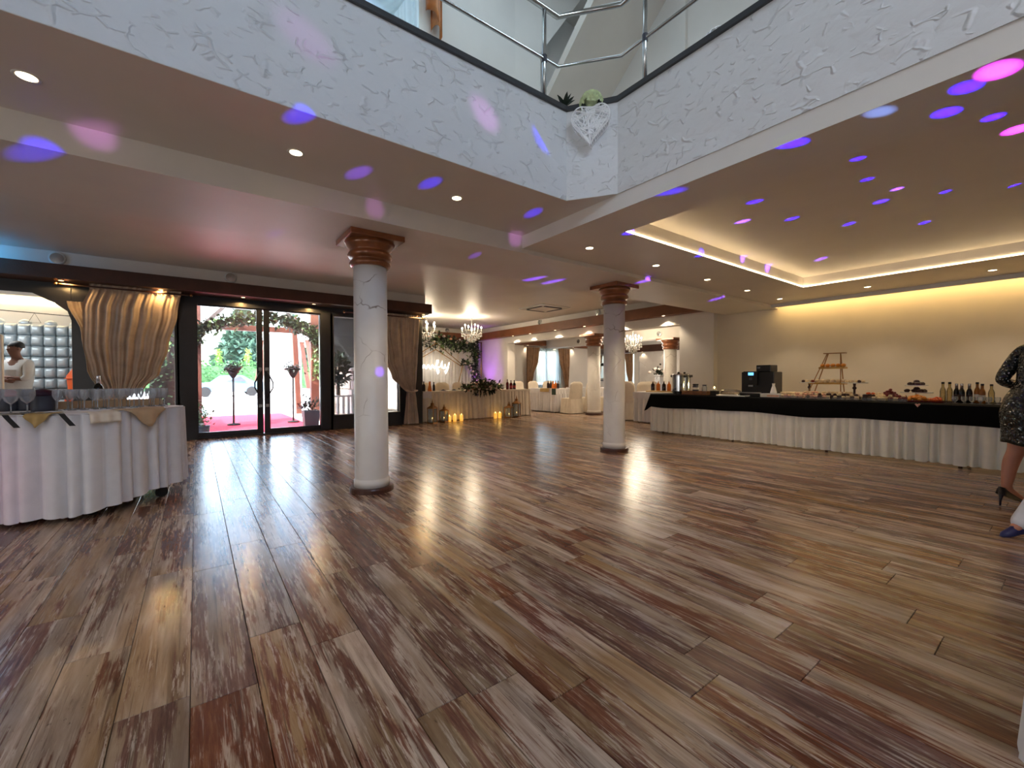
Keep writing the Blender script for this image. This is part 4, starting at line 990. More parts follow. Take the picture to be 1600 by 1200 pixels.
def dish(loc, sz, foods, label, seed=0):
    """rectangular clear tray with rows of small pastries, each row a part"""
    t = thing('pastry_tray', label, 'food tray', loc); a, b_ = sz
    obj('tray', B().box(-a, a, -b_, b_, 0, .008).box(-a, -a+.006, -b_, b_, .008, .04).box(a-.006, a, -b_, b_, .008, .04), 'bottle_pl', t)
    rnd = random.Random(seed)
    rows_ = 3; cols_ = max(4, int(b_*2/.052))
    for i in range(rows_):
        for j in range(cols_):
            x = -a+.035+(2*a-.07)*i/(rows_-1); y = -b_+.03+(2*b_-.06)*j/(cols_-1)
            b = B().ball((x, y, .034), .027, 8, 5, .95, .06) if (i+j) % 2 else B().cbox((x, y, .034), (.044, .044, .052), rnd.uniform(-.2, .2))
            if i: b.ball((x-.015, y+.02, .072), .024, 7, 5, .8, .08)
            obj('pastry', b, foods[(j+i*2+rnd.randint(0, 1)) % len(foods)], t, smooth=bool((i+j) % 2))
    return t
platter((8.15, 2.76, ZB), (.13, .17), 'food_choc', [('sweets', 'food_pale', 22)], 'dark oval platter of pale sweets left of the ladder stand', hump=.02)
dish((7.76, 2.80, ZB), (.11, .165), ['food_pink', 'food_pale'], 'tray of pink-beige pastries at the buffet edge right of the white box', 1)
dish((7.76, 2.44, ZB), (.11, .16), ['food_pale', 'food_pink', 'food_choc'], 'tray of mixed pastries at the buffet edge below the ladder stand', 2)
dish((7.76, 2.09, ZB), (.11, .16), ['food_pale', 'food_pale', 'food_choc'], 'tray of pale and chocolate pastries at the buffet edge, middle of the table', 3)
dish((7.78, 1.77, ZB), (.10, .13), ['food_pale', 'food_choc'], 'tray of pale cakes at the buffet edge left of the red fruit', 4)
dish((8.02, 2.28, ZB+.02), (.09, .2), ['food_pale'], 'tray of cream rolls under the ladder stand', 5)
dish((8.02, 1.80, ZB+.02), (.09, .12), ['food_pale', 'food_or2'], 'tray of small open sandwiches behind the pale cakes', 6)
dish((8.02, 2.62, ZB+.02), (.09, .11), ['food_pale', 'food_pink'], 'tray of light pastries behind the pink-beige pastries', 7)
dish((7.80, 1.52, ZB), (.09, .10), ['food_pale', 'food_red'], 'tray of bites in front of the dark red fruit heap', 8)
platter((8.12, 1.96, ZB), (.1, .24), 'food_choc', [('slices', 'food_pale', 26)], 'long platter of light slices behind the pastry trays', r=.02)
def cakestand(loc, label, top, foods, r=.13, h=.14):
    t = thing('cake_stand', label, 'cake stand', loc)
    obj('foot', B().lathe([(0, 0), (.06, 0), (.05, .012), (.014, .03), (.014, h*.6), (.03, h*.7), (.014, h*.8), (.02, h)], n=16), 'food_choc', t, smooth=True)
    obj('plate', B().lathe([(0, h), (r, h), (r*1.03, h+.012), (r*.97, h+.008)], n=24), top, t)
    rnd = random.Random(int(loc[1]*100))
    for k in range(8):
        a = k*PI/4; obj('sweet', B().ball((r*.68*math.cos(a), r*.68*math.sin(a), h+.03), .026, 8, 5, .9, .08), foods[k % len(foods)], t, smooth=True)
cakestand((8.05, 2.73, ZB+.10) if False else (8.28, 2.75, ZB), 'cake stand with mixed sweets left of the golden ladder stand', 'white_gloss', ['food_choc', 'food_pale', 'food_red'], .14, .24)
cakestand((8.12, 2.10, ZB), 'cake stand with pale sweets right of the golden ladder stand', 'white_gloss', ['food_pale', 'food_pale', 'food_choc'], .16, .24)
# ladder shaped etagere
t = thing('ladder_stand', 'golden ladder-shaped three-tier food stand against the wall on the buffet', 'food stand', (8.3, 2.45, ZB))
for s, dx in ((.12, 0), (-.18, 0)):
    obj('rail', B().tube([(.0, s+.14 if s > 0 else s, 0), (.0, s*.2+.02 if s > 0 else s+.06, .72)], .008, 6), 'brass', t)
obj('rail', B().tube([(-.12, .32, 0), (0, .06, .72)], .007, 6), 'brass', t); obj('rail', B().tube([(-.12, -.16, 0), (0, -.12, .72)], .007, 6), 'brass', t)
obj('top_bar', B().box(-.05, .05, -.19, .10, .715, .728), 'brass', t)
for z, hw, nm in ((.50, .17, 5), (.25, .24, 7)):
    s = obj('shelf', B().box(-.12, .05, -.2, -.2+hw*2, z-.03, z), 'gold', t)
    for k in range(nm):
        obj('bun', B().ball((-.04, -.17+(hw*2-.06)*k/(nm-1), z+.026), .036, 8, 5, .8, .05), 'food_or' if z > .3 else 'food_pale', s, smooth=True)
platter((7.98, 1.66, ZB), (.15, .2), 'food_choc', [('berries', 'food_red', 110)], 'heap of dark red fruit on a platter, middle of the buffet', hump=.15, r=.022)
platter((7.86, 1.34, ZB), (.13, .17), 'food_red', [('orange_slices', 'food_or', 46)], 'red platter of orange-yellow fruit beside the dark red heap', hump=.07, r=.026)
platter((7.84, 1.15, ZB), (.09, .07), 'food_red', [('fruit', 'food_or2', 16)], 'small pile of deep orange fruit at the right of the orange-yellow platter', hump=.05, r=.024)
t = thing('tiered_stand', 'two-tier stand piled with dark chocolate cakes behind the orange fruit', 'cake stand', (8.25, 1.42, ZB))
obj('foot', B().lathe([(0, 0), (.07, 0), (.06, .015), (.014, .03), (.014, .2)], n=16), 'white_gloss', t, smooth=True)
for z, r in ((.11, .17), (.21, .12)):
    p = obj('plate', B().lathe([(0, z), (r, z), (r*1.04, z+.012), (r*.96, z+.008)], n=24), 'white_gloss', t)
    for k in range(9):
        a = k*.7; q = r*.62*(k % 3)/2; obj('cake', B().ball((q*math.cos(a), q*math.sin(a), z+.028+(.03 if k % 3 == 0 else 0)), .035, 8, 5, .8, .12), 'food_choc', p, smooth=True)
BT = [(1.12, 'bottle_cl', .27, 'clear bottle with dark cap, leftmost of the bottles at the buffet end', 'black', None), (1.06, 'bottle_cl', .27, 'clear bottle with dark cap, second of the bottles at the buffet end', 'black', None),
      (1.00, 'bottle_dk', .25, 'dark bottle with pale top, first of three dark ones on the buffet', 'label_s', 'food_choc'), (.945, 'bottle_dk', .25, 'dark bottle with pale top, middle of three dark ones on the buffet', 'label_s', 'food_choc'), (.88, 'bottle_dk', .25, 'dark bottle with pale top, right of three dark ones on the buffet', 'label_s', 'food_choc'),
      (.815, 'bottle_am', .27, 'amber bottle with dark cap and pale neck label on the buffet', 'black', None), (.765, 'bottle_am', .25, 'amber bottle with slim dark cap beside the taller amber one', 'black', None), (.69, 'bottle_cl', .245, 'clear bottle with slim dark cap, nearest the woman in sequins', 'black', None)]
for i, (y, mt, h, lb, cap, lab) in enumerate(BT):
    bottle((8.0+.03*(i % 3), y, ZB), lb, mt, .03, h, lab or 'label_w' if mt != 'bottle_cl' else None, 'bottles at the right end of the buffet', cap=cap, foil=cap if mt == 'bottle_dk' else None)
tb = make_goblet(.03, .09, .075, 'small clear tumbler, leftmost of the row before the buffet bottles', 'tumblers before the buffet bottles', (7.80, .98, ZB))
for k in range(5): dup(tb, (7.80, .90-.07*k, ZB), k, 'small clear tumbler, %s of the row before the buffet bottles' % ['second', 'third', 'fourth', 'fifth', 'last'][k])
# ornament with ribbon on front of cloth
t = thing('paper_heart', 'small pale paper heart hung on the black cloth under the orange fruit', 'ornament', (7.56, 1.29, .79)); obj('heart', B().add([(0, 0, -.05), (0, .03, -.01), (0, .015, 0), (0, 0, -.012), (0, -.015, 0), (0, -.03, -.01), (-.008, 0, -.02)], [(0, 1, 6), (1, 2, 6), (2, 3, 6), (3, 4, 6), (4, 5, 6), (5, 0, 6)]), 'food_pink', t)
# ------------------------------------------------------------------ back hall: chandeliers, backdrop, head table things
def chandelier(loc, zc, label, r=.33, watt=62):
    t = thing('chandelier', label, 'chandelier', loc, random.random()); H0 = zc-loc[2]
    obj('canopy', B().lathe([(.02, H0-.05), (.07, H0-.02), (.07, H0)], n=16), 'chrome', t, smooth=True)
    obj('stem', B().tube([(0, 0, -.2), (0, 0, H0-.03)], .008, 6).lathe([(.01, -.22), (.05, -.16), (.02, -.05), (.045, .02), (.015, .12)], (0, 0, 0), 12), 'crystal', t, smooth=True)
    for k in range(8):
        a = 2*PI*k/8; c, s = math.cos(a), math.sin(a)
        rr = r if k % 2 == 0 else r*.72; z = 0 if k % 2 == 0 else .08
        ar = obj('arm', B().tube([(0, 0, -.12), (c*rr*.4, s*rr*.4, -.17), (c*rr*.8, s*rr*.8, -.12+z*.5), (c*rr, s*rr, -.04+z)], .008, 6).lathe([(.006, 0), (.045, .008), (.05, .014)], (c*rr, s*rr, -.045+z), 12), 'crystal', t, smooth=True)
        obj('candle', B().tube([(c*rr, s*rr, -.03+z), (c*rr, s*rr, .05+z)], .011, 8), 'white_gloss', ar)
        obj('bulb', B().ball((c*rr, s*rr, .085+z), .024, 8, 6, 1.6), 'ch_bulb', ar, smooth=True)
    rnd = random.Random(4); b = B()
    for ring, cnt, zt in ((r, 26, -.06), (r*.75, 20, -.14), (r*.45, 14, -.2), (.1, 8, -.25)):
        for k in range(cnt):
            a = 2*PI*k/cnt; x, y = ring*math.cos(a), ring*math.sin(a)
            for q in range(3):
                z = zt-.03-q*.045; d = .011 if q < 2 else .016
                b.add([(x, y, z+d*1.3), (x+d, y, z), (x, y+d, z), (x-d, y, z), (x, y-d, z), (x, y, z-d*1.8)], [(0, 1, 2), (0, 2, 3), (0, 3, 4), (0, 4, 1), (5, 2, 1), (5, 3, 2), (5, 4, 3), (5, 1, 4)])
    b.ball((0, 0, -.37), .03, 8, 6)
    obj('crystal_drops', b, 'crystal', t)['kind'] = 'stuff'
    lamp('chandelier_glow', 'POINT', (loc[0], loc[1], loc[2]+.12), watt, (1, .82, .58), shadow_soft_size=.2)
chandelier((5.92, 12.5, 2.72), 3.14, 'crystal chandelier beside the brown curtain edge in the back hall')
chandelier((7.28, 12.0, 2.68), 3.14, 'crystal chandelier hanging before the purple-lit corner of the back hall')
chandelier((11.2, 8.59, 2.28), 2.92, 'crystal chandelier hanging right of the second column, in the side room', .27)
t = thing('backdrop', 'white draped wedding backdrop along the back hall wall', 'backdrop', (7.0, 14.85, 0))
obj('drape', drape([(2.56, -2.4, 2.22, .8), (1.2, -2.4, 2.2, 1), (.02, -2.4, 2.2, 1.1)], 0, 30, .035, 300, 8, seed=21), 'white_cloth', t, smooth=True)
obj('top_pole', B().tube([(-2.45, 0, 2.57), (2.5, 0, 2.57)], .018, 8), 'gold', t, smooth=True)
for x in (-2.42, 2.47): obj('upright', B().tube([(x, .02, 0), (x, .02, 2.57)], .018, 8), 'gold', t, smooth=True)
rnd = random.Random(6); b = B()
for k in range(120):
    x = -1.9+4.0*rnd.random(); b.tube([(x, -.09, 2.5), (x+rnd.uniform(-.02, .02), -.09, rnd.uniform(1.2, 1.7))], .004, 3)
obj('thread_fringe', b, 'cream_cloth', t)['kind'] = 'stuff'
def garland(name, label, loc, path, n, spread, L=.09, roses=12, rs=.04, leafmat='leaf', seed=1, cat='garland', hang=0):
    t = thing(name, label, cat, loc); rnd = random.Random(seed); P = [Vector(p) for p in path]; b = B(); c_ = B(); b2 = B()
    def at_(f):
        f *= len(P)-1; i = min(int(f), len(P)-2); return P[i].lerp(P[i+1], f-i)
    for k in range(n):
        p = at_(rnd.random())+Vector((rnd.gauss(0, spread), rnd.gauss(0, spread*.7), rnd.gauss(0, spread)-hang*rnd.random()**3))
        d = Vector((rnd.gauss(0, 1), rnd.gauss(0, 1)-.4, rnd.gauss(0, 1)-.3))
        (b if rnd.random() < .75 else b2).leaf(p, d, L*rnd.uniform(.6, 1.3), L*.55, (rnd.random(), rnd.random(), 1))
    obj('foliage', b, leafmat, t)['kind'] = 'stuff'
    obj('pale_foliage', b2, 'leaf_lt', t)['kind'] = 'stuff'
    obj('stem', B().tube(path, .012, 6), 'bark', t, smooth=True)
    for k in range(roses):
        p = at_((k+.5)/roses)+Vector((rnd.gauss(0, spread), -spread*1.1, rnd.gauss(0, spread)))
        obj('rose', B().ball(p, rs*rnd.uniform(.8, 1.2), 8, 5, .9, .12), 'petal' if rnd.random() < .75 else 'petal_p', t, smooth=True)
    return t
garland('flower_garland', 'leafy flower garland along the top of the white backdrop', (7.0, 14.72, 0), [(-2.2, 0, 2.62), (-.8, 0, 2.68), (.1, 0, 2.72), (1.2, 0, 2.52), (2.1, 0, 2.5)], 900, .085, .17, 18, .05, seed=3, hang=.4)
garland('flower_garland', 'garland tail hanging down the right edge of the backdrop in purple light', (9.1, 14.72, 0), [(0, 0, 2.5), (.06, 0, 2.1), (.02, 0, 1.6)], 220, .05, .15, 5, .035, seed=5)
garland('flower_spray', 'dark flower spray curving down from the golden frame corner', (8.4, 14.5, 0), [(0, 0, 1.78), (.25, 0, 1.66), (.5, 0, 1.45), (.58, 0, 1.2), (.55, 0, .95)], 260, .06, .15, 8, .05, seed=7)
t = thing('gold_frame', 'golden double-bar angular frame standing before the white backdrop', 'frame', (7.3, 14.6, 0))
for dx, dz in ((0, 0), (-.02, -.24)):
    obj('bar', B().tube([(-1.75-dz*.6, 0, 1.38+dz*.2), (0+dx, 0, 2.44+dz)], .014, 6), 'gold', t); obj('bar', B().tube([(dx, 0, 2.44+dz), (1.15+dz*.35, 0, 1.62+dz*.15)], .014, 6), 'gold', t)
obj('bar', B().tube([(1.13, 0, 1.6), (.82, 0, .45), (.82, 0, 0)], .014, 6), 'gold', t)
obj('bar', B().tube([(-1.72, 0, 1.38), (-1.4, 0, .45), (-1.4, 0, 0)], .014, 6), 'gold', t)
t = thing('neon_sign', 'white glowing neon script sign on the backdrop', 'neon sign', (7.05, 14.5, 1.5))
def stroke(pts): return B().tube([(x, 0, z) for x, z in pts], .022, 6)
def arcs(x0, n, w, h):
    p = []
    for i in range(n):
        for q in range(8):
            a = q/8; p.append((x0+w*(i+a), h*.5*(1-math.cos(2*PI*a))))
    return p
obj('letter', stroke([(-.95, -.05), (-.72, .30), (-.66, .22), (-.72, .02), (-.62, -.03), (-.5, .08)]), 'neon', t, smooth=True)
obj('letter', stroke([(x-.56, z*.14-.03) for x, z in [(p[0], p[1]/.14*1.0) for p in arcs(0, 4, .17, .14)]]), 'neon', t, smooth=True)
obj('letter', stroke([(.12, -.02), (.26, .22), (.28, .30), (.23, .30), (.2, .1), (.22, -.12), (.26, -.22), (.30, -.15), (.22, 0), (.38, .06)]), 'neon', t, smooth=True)
obj('letter', stroke([(.36, .05), (.44, .26), (.44, .0), (.52, -.01), (.58, .12)]), 'neon', t, smooth=True)
obj('letter', stroke([(.56, .14), (.58, .0), (.66, .02), (.74, .22), (.66, -.08), (.58, -.2), (.56, -.12), (.7, .02)]), 'neon', t, smooth=True)
for x in (-.6, .6): obj('hanging_wire', B().tube([(x, 0, .1), (x, 0, 1.05)], .003, 4), 'steel', t)
# covered chairs
def chair(label, loc, rz, group='white covered chairs'):
    t = thing('covered_chair', label, 'chair', loc, rz, group)
    def back(u, v):
        a = u*2*PI; x = .235*math.copysign(abs(math.cos(a))**.45, math.cos(a)); y = .04*math.copysign(abs(math.sin(a))**.6, math.sin(a))
        k = 1 if v < .8 else math.sqrt(max(0, 1-((v-.8)/.2)**2*.72))
        return (x*k*(1.04-.06*v), .20+y*(1.0 if v < .97 else .5)+.07*v, .44+.56*v)
    obj('backrest_cover', B().grid(back, 28, 12, closed=True).add([back(i/28, 1) for i in range(28)], [tuple(range(28))]), 'cream_cloth', t, smooth=True)
    obj('seat_cover', B().box(-.23, .23, -.24, .24, .43, .48), 'cream_cloth', t, bevel=.02)
    obj('skirt_cover', skirt([(-.23, .25), (-.23, -.25), (.23, -.25), (.23, .25)], .02, .46, .16, .02, .045, closed=True, nv=6, seed=3), 'cream_cloth', t, smooth=True)
    return t
c0 = chair('white covered chair behind the head table, nearest the bottles at its left', (5.22, 11.0, 0), 0)
for x, y, rz, lb in ((5.80, 11.0, 0, 'white covered chair behind the head table, second from its left bottles'), (6.38, 11.0, 0, 'white covered chair behind the head table, partly behind the flower arrangement'), (6.96, 11.0, 0, 'white covered chair behind the flower arrangement of the head table'),
                     (9.40, 11.95, .1, 'white covered chair below the left curtain of the far window'), (10.05, 11.95, 0, 'white covered chair below the far window, right of the bottles'), (10.72, 11.95, -.3, 'white covered chair right of the far window curtain'),
                     (9.55, 9.68, 3.0, 'white covered chair at the right end of the window table, nearer one'), (10.25, 9.75, 3.2, 'white covered chair beside the far left column'), (10.95, 9.55, 3.1, 'white covered chair behind the far left column'),
                     (11.55, 9.2, 2.6, 'white covered chair just right of the second column, far back'), (10.25, 7.5, 2.4, 'white covered chair between second column and buffet, nearest the bottles'), (10.95, 7.95, 2.2, 'white covered chair in the row behind the bottles table, middle'), (11.75, 8.25, 2.0, 'white covered chair in the row behind the bottles table, beside the far column'),
                     (9.3, 7.35, 2.2, 'white covered chair with its cover reaching the floor, left of the black cloth corner')):
    dup(c0, (x, y, 0), rz, lb)
# head table things
ZH = .785
def carafe(x, y, mat, label, h=.24, z=ZH):
    t = thing('carafe', label, 'carafe', (x, y, z)); obj('body', B().lathe([(0, 0), (.05, 0), (.054, .015), (.04, h*.45), (.022, h*.75), (.026, h*.97)], n=16), mat, t, smooth=True); obj('lip', B().lathe([(.026, h*.96), (.03, h), (.022, h)], n=14), 'glassware', t)
bottle((4.62, 10.35, ZH), 'dark bottle at the left end of the head table beside the curtain', 'cola', .04, .28, 'red_lid')
bottle((4.78, 10.3, ZH), 'dark cola bottle left of the orange carafe on the head table', 'cola', .042, .26, None)
carafe(4.93, 10.25, 'juice', 'tall orange juice carafe at the left of the head table', .26)
carafe(5.02, 10.45, 'juice', 'orange juice carafe behind the tall one on the head table', .22)
bottle((5.12, 10.4, ZH), 'dark slim bottle right of the orange carafe on the head table', 'cola', .035, .24, None)
for i, (x, lb) in enumerate(((5.30, 'dark folded napkin bowl nearest the carafes on the head table'), (5.62, 'dark plate with place setting, second from the carafes on the head table'))):
    t = thing('place_setting', lb, 'plate', (x, 10.2, ZH)); obj('plate', B().lathe([(0, 0), (.09, .002), (.14, .012), (.13, .014), (.08, .008)], n=22), 'white_gloss', t, smooth=True); obj('napkin', B().lathe([(.08, .012), (.05, .03), (.0, .05)], n=4), 'jar_dark', t)
def pcandle(loc, label, r=.04, h=.15, holder=True):
    t = thing('pillar_candle', label, 'candle', loc, 0, 'lit candles'); obj('wax', B().lathe([(0, 0), (r, 0), (r, h), (r*.8, h-.006), (0, h-.012)], n=18), 'candle', t, smooth=False); obj('flame', B().ball((0, 0, h+.012), .009, 8, 6, 1.9), 'flame', t, smooth=True)
pcandle((6.12, 10.25, ZH+.02), 'pale lit candle in a holder left of the flower arrangement on the head table', .04, .12)
pcandle((7.12, 10.2, ZH+.02), 'pale lit candle right of the flower arrangement on the head table', .035, .12)
for i, x in enumerate((5.92, 7.02)):
    t = thing('candle_holder', ['tall white candle holder left of the candle on the head table', 'tall white candle holder right of the flower arrangement'][i], 'candle holder', (x, 10.3, ZH)); obj('stand', B().lathe([(0, 0), (.04, 0), (.012, .02), (.012, .18), (.035, .2), (.035, .26), (.03, .26)], n=14), 'white_gloss', t, smooth=True); obj('wick', B().tube([(0, 0, .2), (0, 0, .27)], .004, 4), 'black', t)
t = thing('flower_arrangement', 'big dark-leaved flower arrangement with pale roses spilling over the head table edge', 'flowers', (6.38, 10.05, ZH)); rnd = random.Random(9)
b = B(); b2 = B()
for k in range(520):
    u = rnd.uniform(-1, 1); p = Vector((u*.55, rnd.gauss(-.05, .1), abs(rnd.gauss(.08, .09))*(1.15-abs(u)*.7)+.02)); d = Vector((u*1.2+rnd.gauss(0, .5), -.6+rnd.gauss(0, .6), rnd.gauss(.25, .6)))
    (b if k % 5 else b2).leaf(p, d, rnd.uniform(.08, .17), .055, (rnd.random(), rnd.random(), 1))
for k in range(60):
    u = rnd.uniform(-.6, .6); b.leaf((u*.6, -.12, rnd.uniform(-.08, .06)), (u*.6, -.35, -1), rnd.uniform(.08, .15), .06, (1, 0, .2))
obj('foliage', b, 'leaf', t)['kind'] = 'stuff'; obj('pale_foliage', b2, 'leaf_lt', t)['kind'] = 'stuff'
obj('bowl', B().lathe([(0, 0), (.1, 0), (.16, .05), (.14, .06)], (0, 0, 0), 18, 2.2, .8), 'blackmatte', t, smooth=True)
for k in range(30):
    u = rnd.uniform(-1, 1); z = rnd.uniform(.02, .26*(1.1-abs(u)*.8)); obj('rose', B().ball((u*.5, -.17+z*.25+rnd.uniform(-.03, .03), z), rnd.uniform(.03, .05), 8, 5, .9, .15), ('petal', 'petal_p', 'petal')[k % 3], t, smooth=True)
bottle((7.45, 10.25, ZH), 'slim dark red bottle at the right end of the head table', 'juice_red', .045, .30, None)
bottle((7.62, 10.3, ZH), 'dark red-brown bottle pair left one, at the right end of the head table', 'juice_red', .05, .27, 'red_lid')
bottle((7.73, 10.28, ZH), 'dark cola bottle rightmost on the head table', 'cola', .045, .27, 'red_lid')
wg = make_goblet(.033, .15, .09, 'small wine glass nearest the flowers at the right part of the head table', 'glasses at the right part of the head table', (7.0, 10.4, ZH))
for k in range(5): dup(wg, (7.1+.065*k, 10.35+.03*(k % 2), ZH), k, 'small wine glass, %s from the flowers at the right part of the head table' % ['second', 'third', 'fourth', 'fifth', 'sixth'][k])
# lanterns and candles before the head table
def lantern(loc, w_, h, label):
    t = thing('lantern', label, 'lantern', loc, .5); a = w_/2; hb = h*.62
    obj('base', B().box(-a*1.08, a*1.08, -a*1.08, a*1.08, 0, .025), 'brass', t, bevel=.004)
    for sx in (-1, 1):
        for sy_ in (-1, 1): obj('post', B().box(sx*a-.008, sx*a+.008, sy_*a-.008, sy_*a+.008, .025, hb), 'brass', t)
    for sx, sy_, dx, dy in ((0, -1, a, .002), (0, 1, a, .002), (-1, 0, .002, a), (1, 0, .002, a)): obj('glass_pane', B().box(sx*a-dx, sx*a+dx, sy_*a-dy, sy_*a+dy, .03, hb-.005), 'glassware', t)
    b = B(); vs = []
    for r_, z in ((a*1.15, hb), (a*1.15, hb+.015), (a*.8, hb+h*.07), (a*.36, hb+h*.13), (a*.36, hb+h*.20), (a*.2, hb+h*.24)): vs.append((r_*1.414, z))
    obj('roof', B().lathe(vs, n=4) , 'brass', t, rot=(0, 0, PI/4))
    obj('finial', B().lathe([(.01, hb+h*.24), (.02, hb+h*.28), (.006, hb+h*.32), (.012, hb+h*.35), (0, h)], n=10), 'brass', t, smooth=True)
    cn = obj('candle', B().lathe([(0, .025), (a*.38, .025), (a*.38, .025+h*.14), (0, .025+h*.14)], n=14), 'label_w', t); obj('flame', B().ball((0, 0, .045+h*.14), .011, 8, 6, 1.8), 'flame', cn)
lantern((4.74, 9.72, 0), .17, .60, 'tall brass lantern at the left before the head table, beside the curtain foot')
lantern((5.12, 9.82, 0), .15, .46, 'shorter brass lantern beside the three lit candles')
lantern((7.12, 9.72, 0), .18, .46, 'shorter brass lantern of the right pair before the head table')
lantern((7.42, 9.76, 0), .18, .62, 'taller brass lantern of the right pair before the head table')
for x, y, h, lb in ((5.28, 9.83, .14, 'lit yellow candle on the floor touching the shorter left lantern'), (5.42, 9.80, .17, 'middle lit yellow candle on the floor before the head table'), (5.62, 9.80, .16, 'lit yellow candle on the floor, right of the left three'), (6.72, 9.82, .15, 'lit yellow candle on the floor, left of the right pair'), (6.87, 9.82, .15, 'lit yellow candle on the floor, nearest the right lanterns')):
    pcandle((x, y, 0), lb, .045, h)
lamp('candle_glow', 'POINT', (5.45, 9.7, .22), .5, (1, .6, .15), shadow_soft_size=.05); lamp('candle_glow', 'POINT', (6.8, 9.72, .2), .25, (1, .6, .15), shadow_soft_size=.05)
# purple stage light on the corner
lamp('purple_uplight', 'SPOT', (8.9, 14.2, .25), 130, (.52, .12, 1), aim=(9.55, 14.6, 2.6), spot_size=math.radians(60), spot_blend=.7, shadow_soft_size=.05)
lamp('purple_uplight', 'SPOT', (8.6, 13.3, .25), 60, (.5, .14, 1), aim=(9.6, 14.0, 1.6), spot_size=math.radians(45), spot_blend=.8, shadow_soft_size=.05)
# tables in the side room
def small_table(loc, sx, sy_, label, mat='white_cloth', h=.76, seed=1):
    t = thing('covered_table', label, 'table', loc); x0, x1, y0, y1 = -sx/2, sx/2, -sy_/2, sy_/2
    obj('table_top', B().box(x0, x1, y0, y1, h-.03, h), 'wood_box', t); legs_of(t, x0, x1, y0, y1, h-.03)
    obj('top_cloth', B().box(x0-.015, x1+.015, y0-.015, y1+.015, h, h+.008).grid(lambda u, v: (x0-.03-.01*math.sin(u*40)*v, y1+.02-(sy_+.04)*u, h+.006-.16*v), 60, 4).grid(lambda u, v: (x0-.03+(sx+.05)*u, y0-.03-.01*math.sin(u*40)*v, h+.006-.16*v), 60, 4), 'white_cloth', t, smooth=False)
    obj('skirt', skirt([(x0, y1), (x0, y0), (x1, y0), (x1, y1)], .03, h-.01, .12, .055, .02, closed=True, nv=6, seed=seed), mat, t, smooth=True)
    return t
small_table((9.62, 10.75, 0), .75, 1.3, 'white pleated table in the wide opening below the far window', seed=5)
small_table((9.25, 6.25, 0), .6, 1.15, 'white covered table with bottles behind the left end of the buffet', seed=6)
small_table((11.5, 10.7, 0), .8, 1.6, 'white covered table deep in the side room behind the far left column', seed=7)
ZS = .77
for i, (y, mt, lb) in enumerate(((10.85, 'cola', 'dark bottle first from the left on the window table'), (10.72, 'cola', 'dark bottle second from the left on the window table'), (10.6, 'juice', 'orange carafe on the window table'), (10.48, 'juice', 'orange bottle right of the carafe on the window table'), (10.36, 'cola', 'dark bottle at the right of the window table group'))):
    (carafe(9.6, y, mt, lb, .25, ZS) if i == 2 else bottle((9.6, y, ZS), lb, mt, .045, .26, None))
t = thing('place_card', 'dark green card hanging at the near end of the window table', 'card', (9.20, 10.12, ZS)); obj('card', B().box(-.02, 0, -.09, .09, -.19, .005), 'green_card', t); obj('fold', B().box(-.02, .1, -.09, .09, .005, .01), 'green_card', t)
t = thing('napkin', 'ochre napkin hanging over the front of the window table', 'napkin', (9.2, 10.55, ZS)); obj('cloth', B().grid(lambda u, v: (-.02-.02*v, .22-.44*u, .006-.11*v), 8, 4), 'ochre_cloth', t, solid=.004); obj('cloth_fold', B().grid(lambda u, v: (-.02+.2*v, .22-.44*u, .008), 6, 3), 'ochre_cloth', t, solid=.003)
for i, (y, mt, lb) in enumerate(((6.52, 'cola', 'dark bottle at the left on the yellow tray behind the buffet'), (6.36, 'juice', 'orange juice bottle second on the yellow tray'), (6.20, 'cola', 'dark bottle in the middle of the yellow tray'), (6.06, 'juice', 'orange juice bottle right of the middle dark one on the yellow tray'), (5.92, 'juice', 'orange juice bottle at the right end of the yellow tray'))):
    bottle((9.3, y, ZS+.03), lb, mt, .048, .25, None, cap='label_w')
t = thing('yellow_tray', 'yellow-clothed tray under the bottles behind the buffet', 'tray', (9.28, 6.2, ZS)); obj('tray', B().box(-.12, .12, -.42, .42, 0, .028), 'ochre_cloth', t, bevel=.006); obj('runner', B().box(-.16, -.12, -.40, .40, -.03, .02), 'ochre_cloth', t)
t = thing('black_case', 'small black case beside the urn foot on the white table', 'box', (9.2, 5.78, ZS)); obj('case', B().box(-.08, .08, -.09, .09, 0, .10), 'black', t, bevel=.01); obj('clasp', B().box(-.085, -.08, -.02, .02, .06, .09), 'steel', t)
carafe(11.3, 10.2, 'juice', 'orange juice carafe on the deep table between the columns', .3, ZS)
# far room: marble panel, mirror, pedestal with flowers
t = thing('marble_panel', 'grey marble panel on the far wall of the side room', 'wall panel', (16.96, 12.0, 1.45)); obj('panel', B().box(-.02, .03, -.75, .62, -1.4, .88), 'marble', t); obj('edge', B().box(-.03, .03, .62, .65, -1.4, .88), 'marble_grey', t)
t = thing('wall_mirror', 'tall silver-framed mirror strip between the two columns', 'mirror', (16.05, 14.17, 1.75)); 
for z in (-.36, .4): obj('mirror_plate', B().box(-.14, .14, -.02, .0, z-.33, z+.33), 'chrome', t, bevel=.01)
obj('frame', B().box(-.17, -.14, -.03, .03, -.8, .8).box(.14, .17, -.03, .03, -.8, .8).box(-.14, .14, -.03, .03, .74, .8).box(-.14, .14, -.03, .03, -.8, -.74), 'jar_dark', t)
obj('ornament', B().ball((0, -.06, 0), .1, 10, 6, .7, .2), 'leaf', t)
t = thing('flower_pedestal', 'grey pedestal with white flowers before the marble panel', 'pedestal', (14.6, 9.95, 0)); obj('pedestal', B().lathe([(.2, 0), (.2, .05), (.16, .08), (.16, 1.15), (.2, 1.18), (.2, 1.22)], n=4), 'marble_grey', t, rot=(0, 0, PI/4))
b = B(); rnd = random.Random(12)
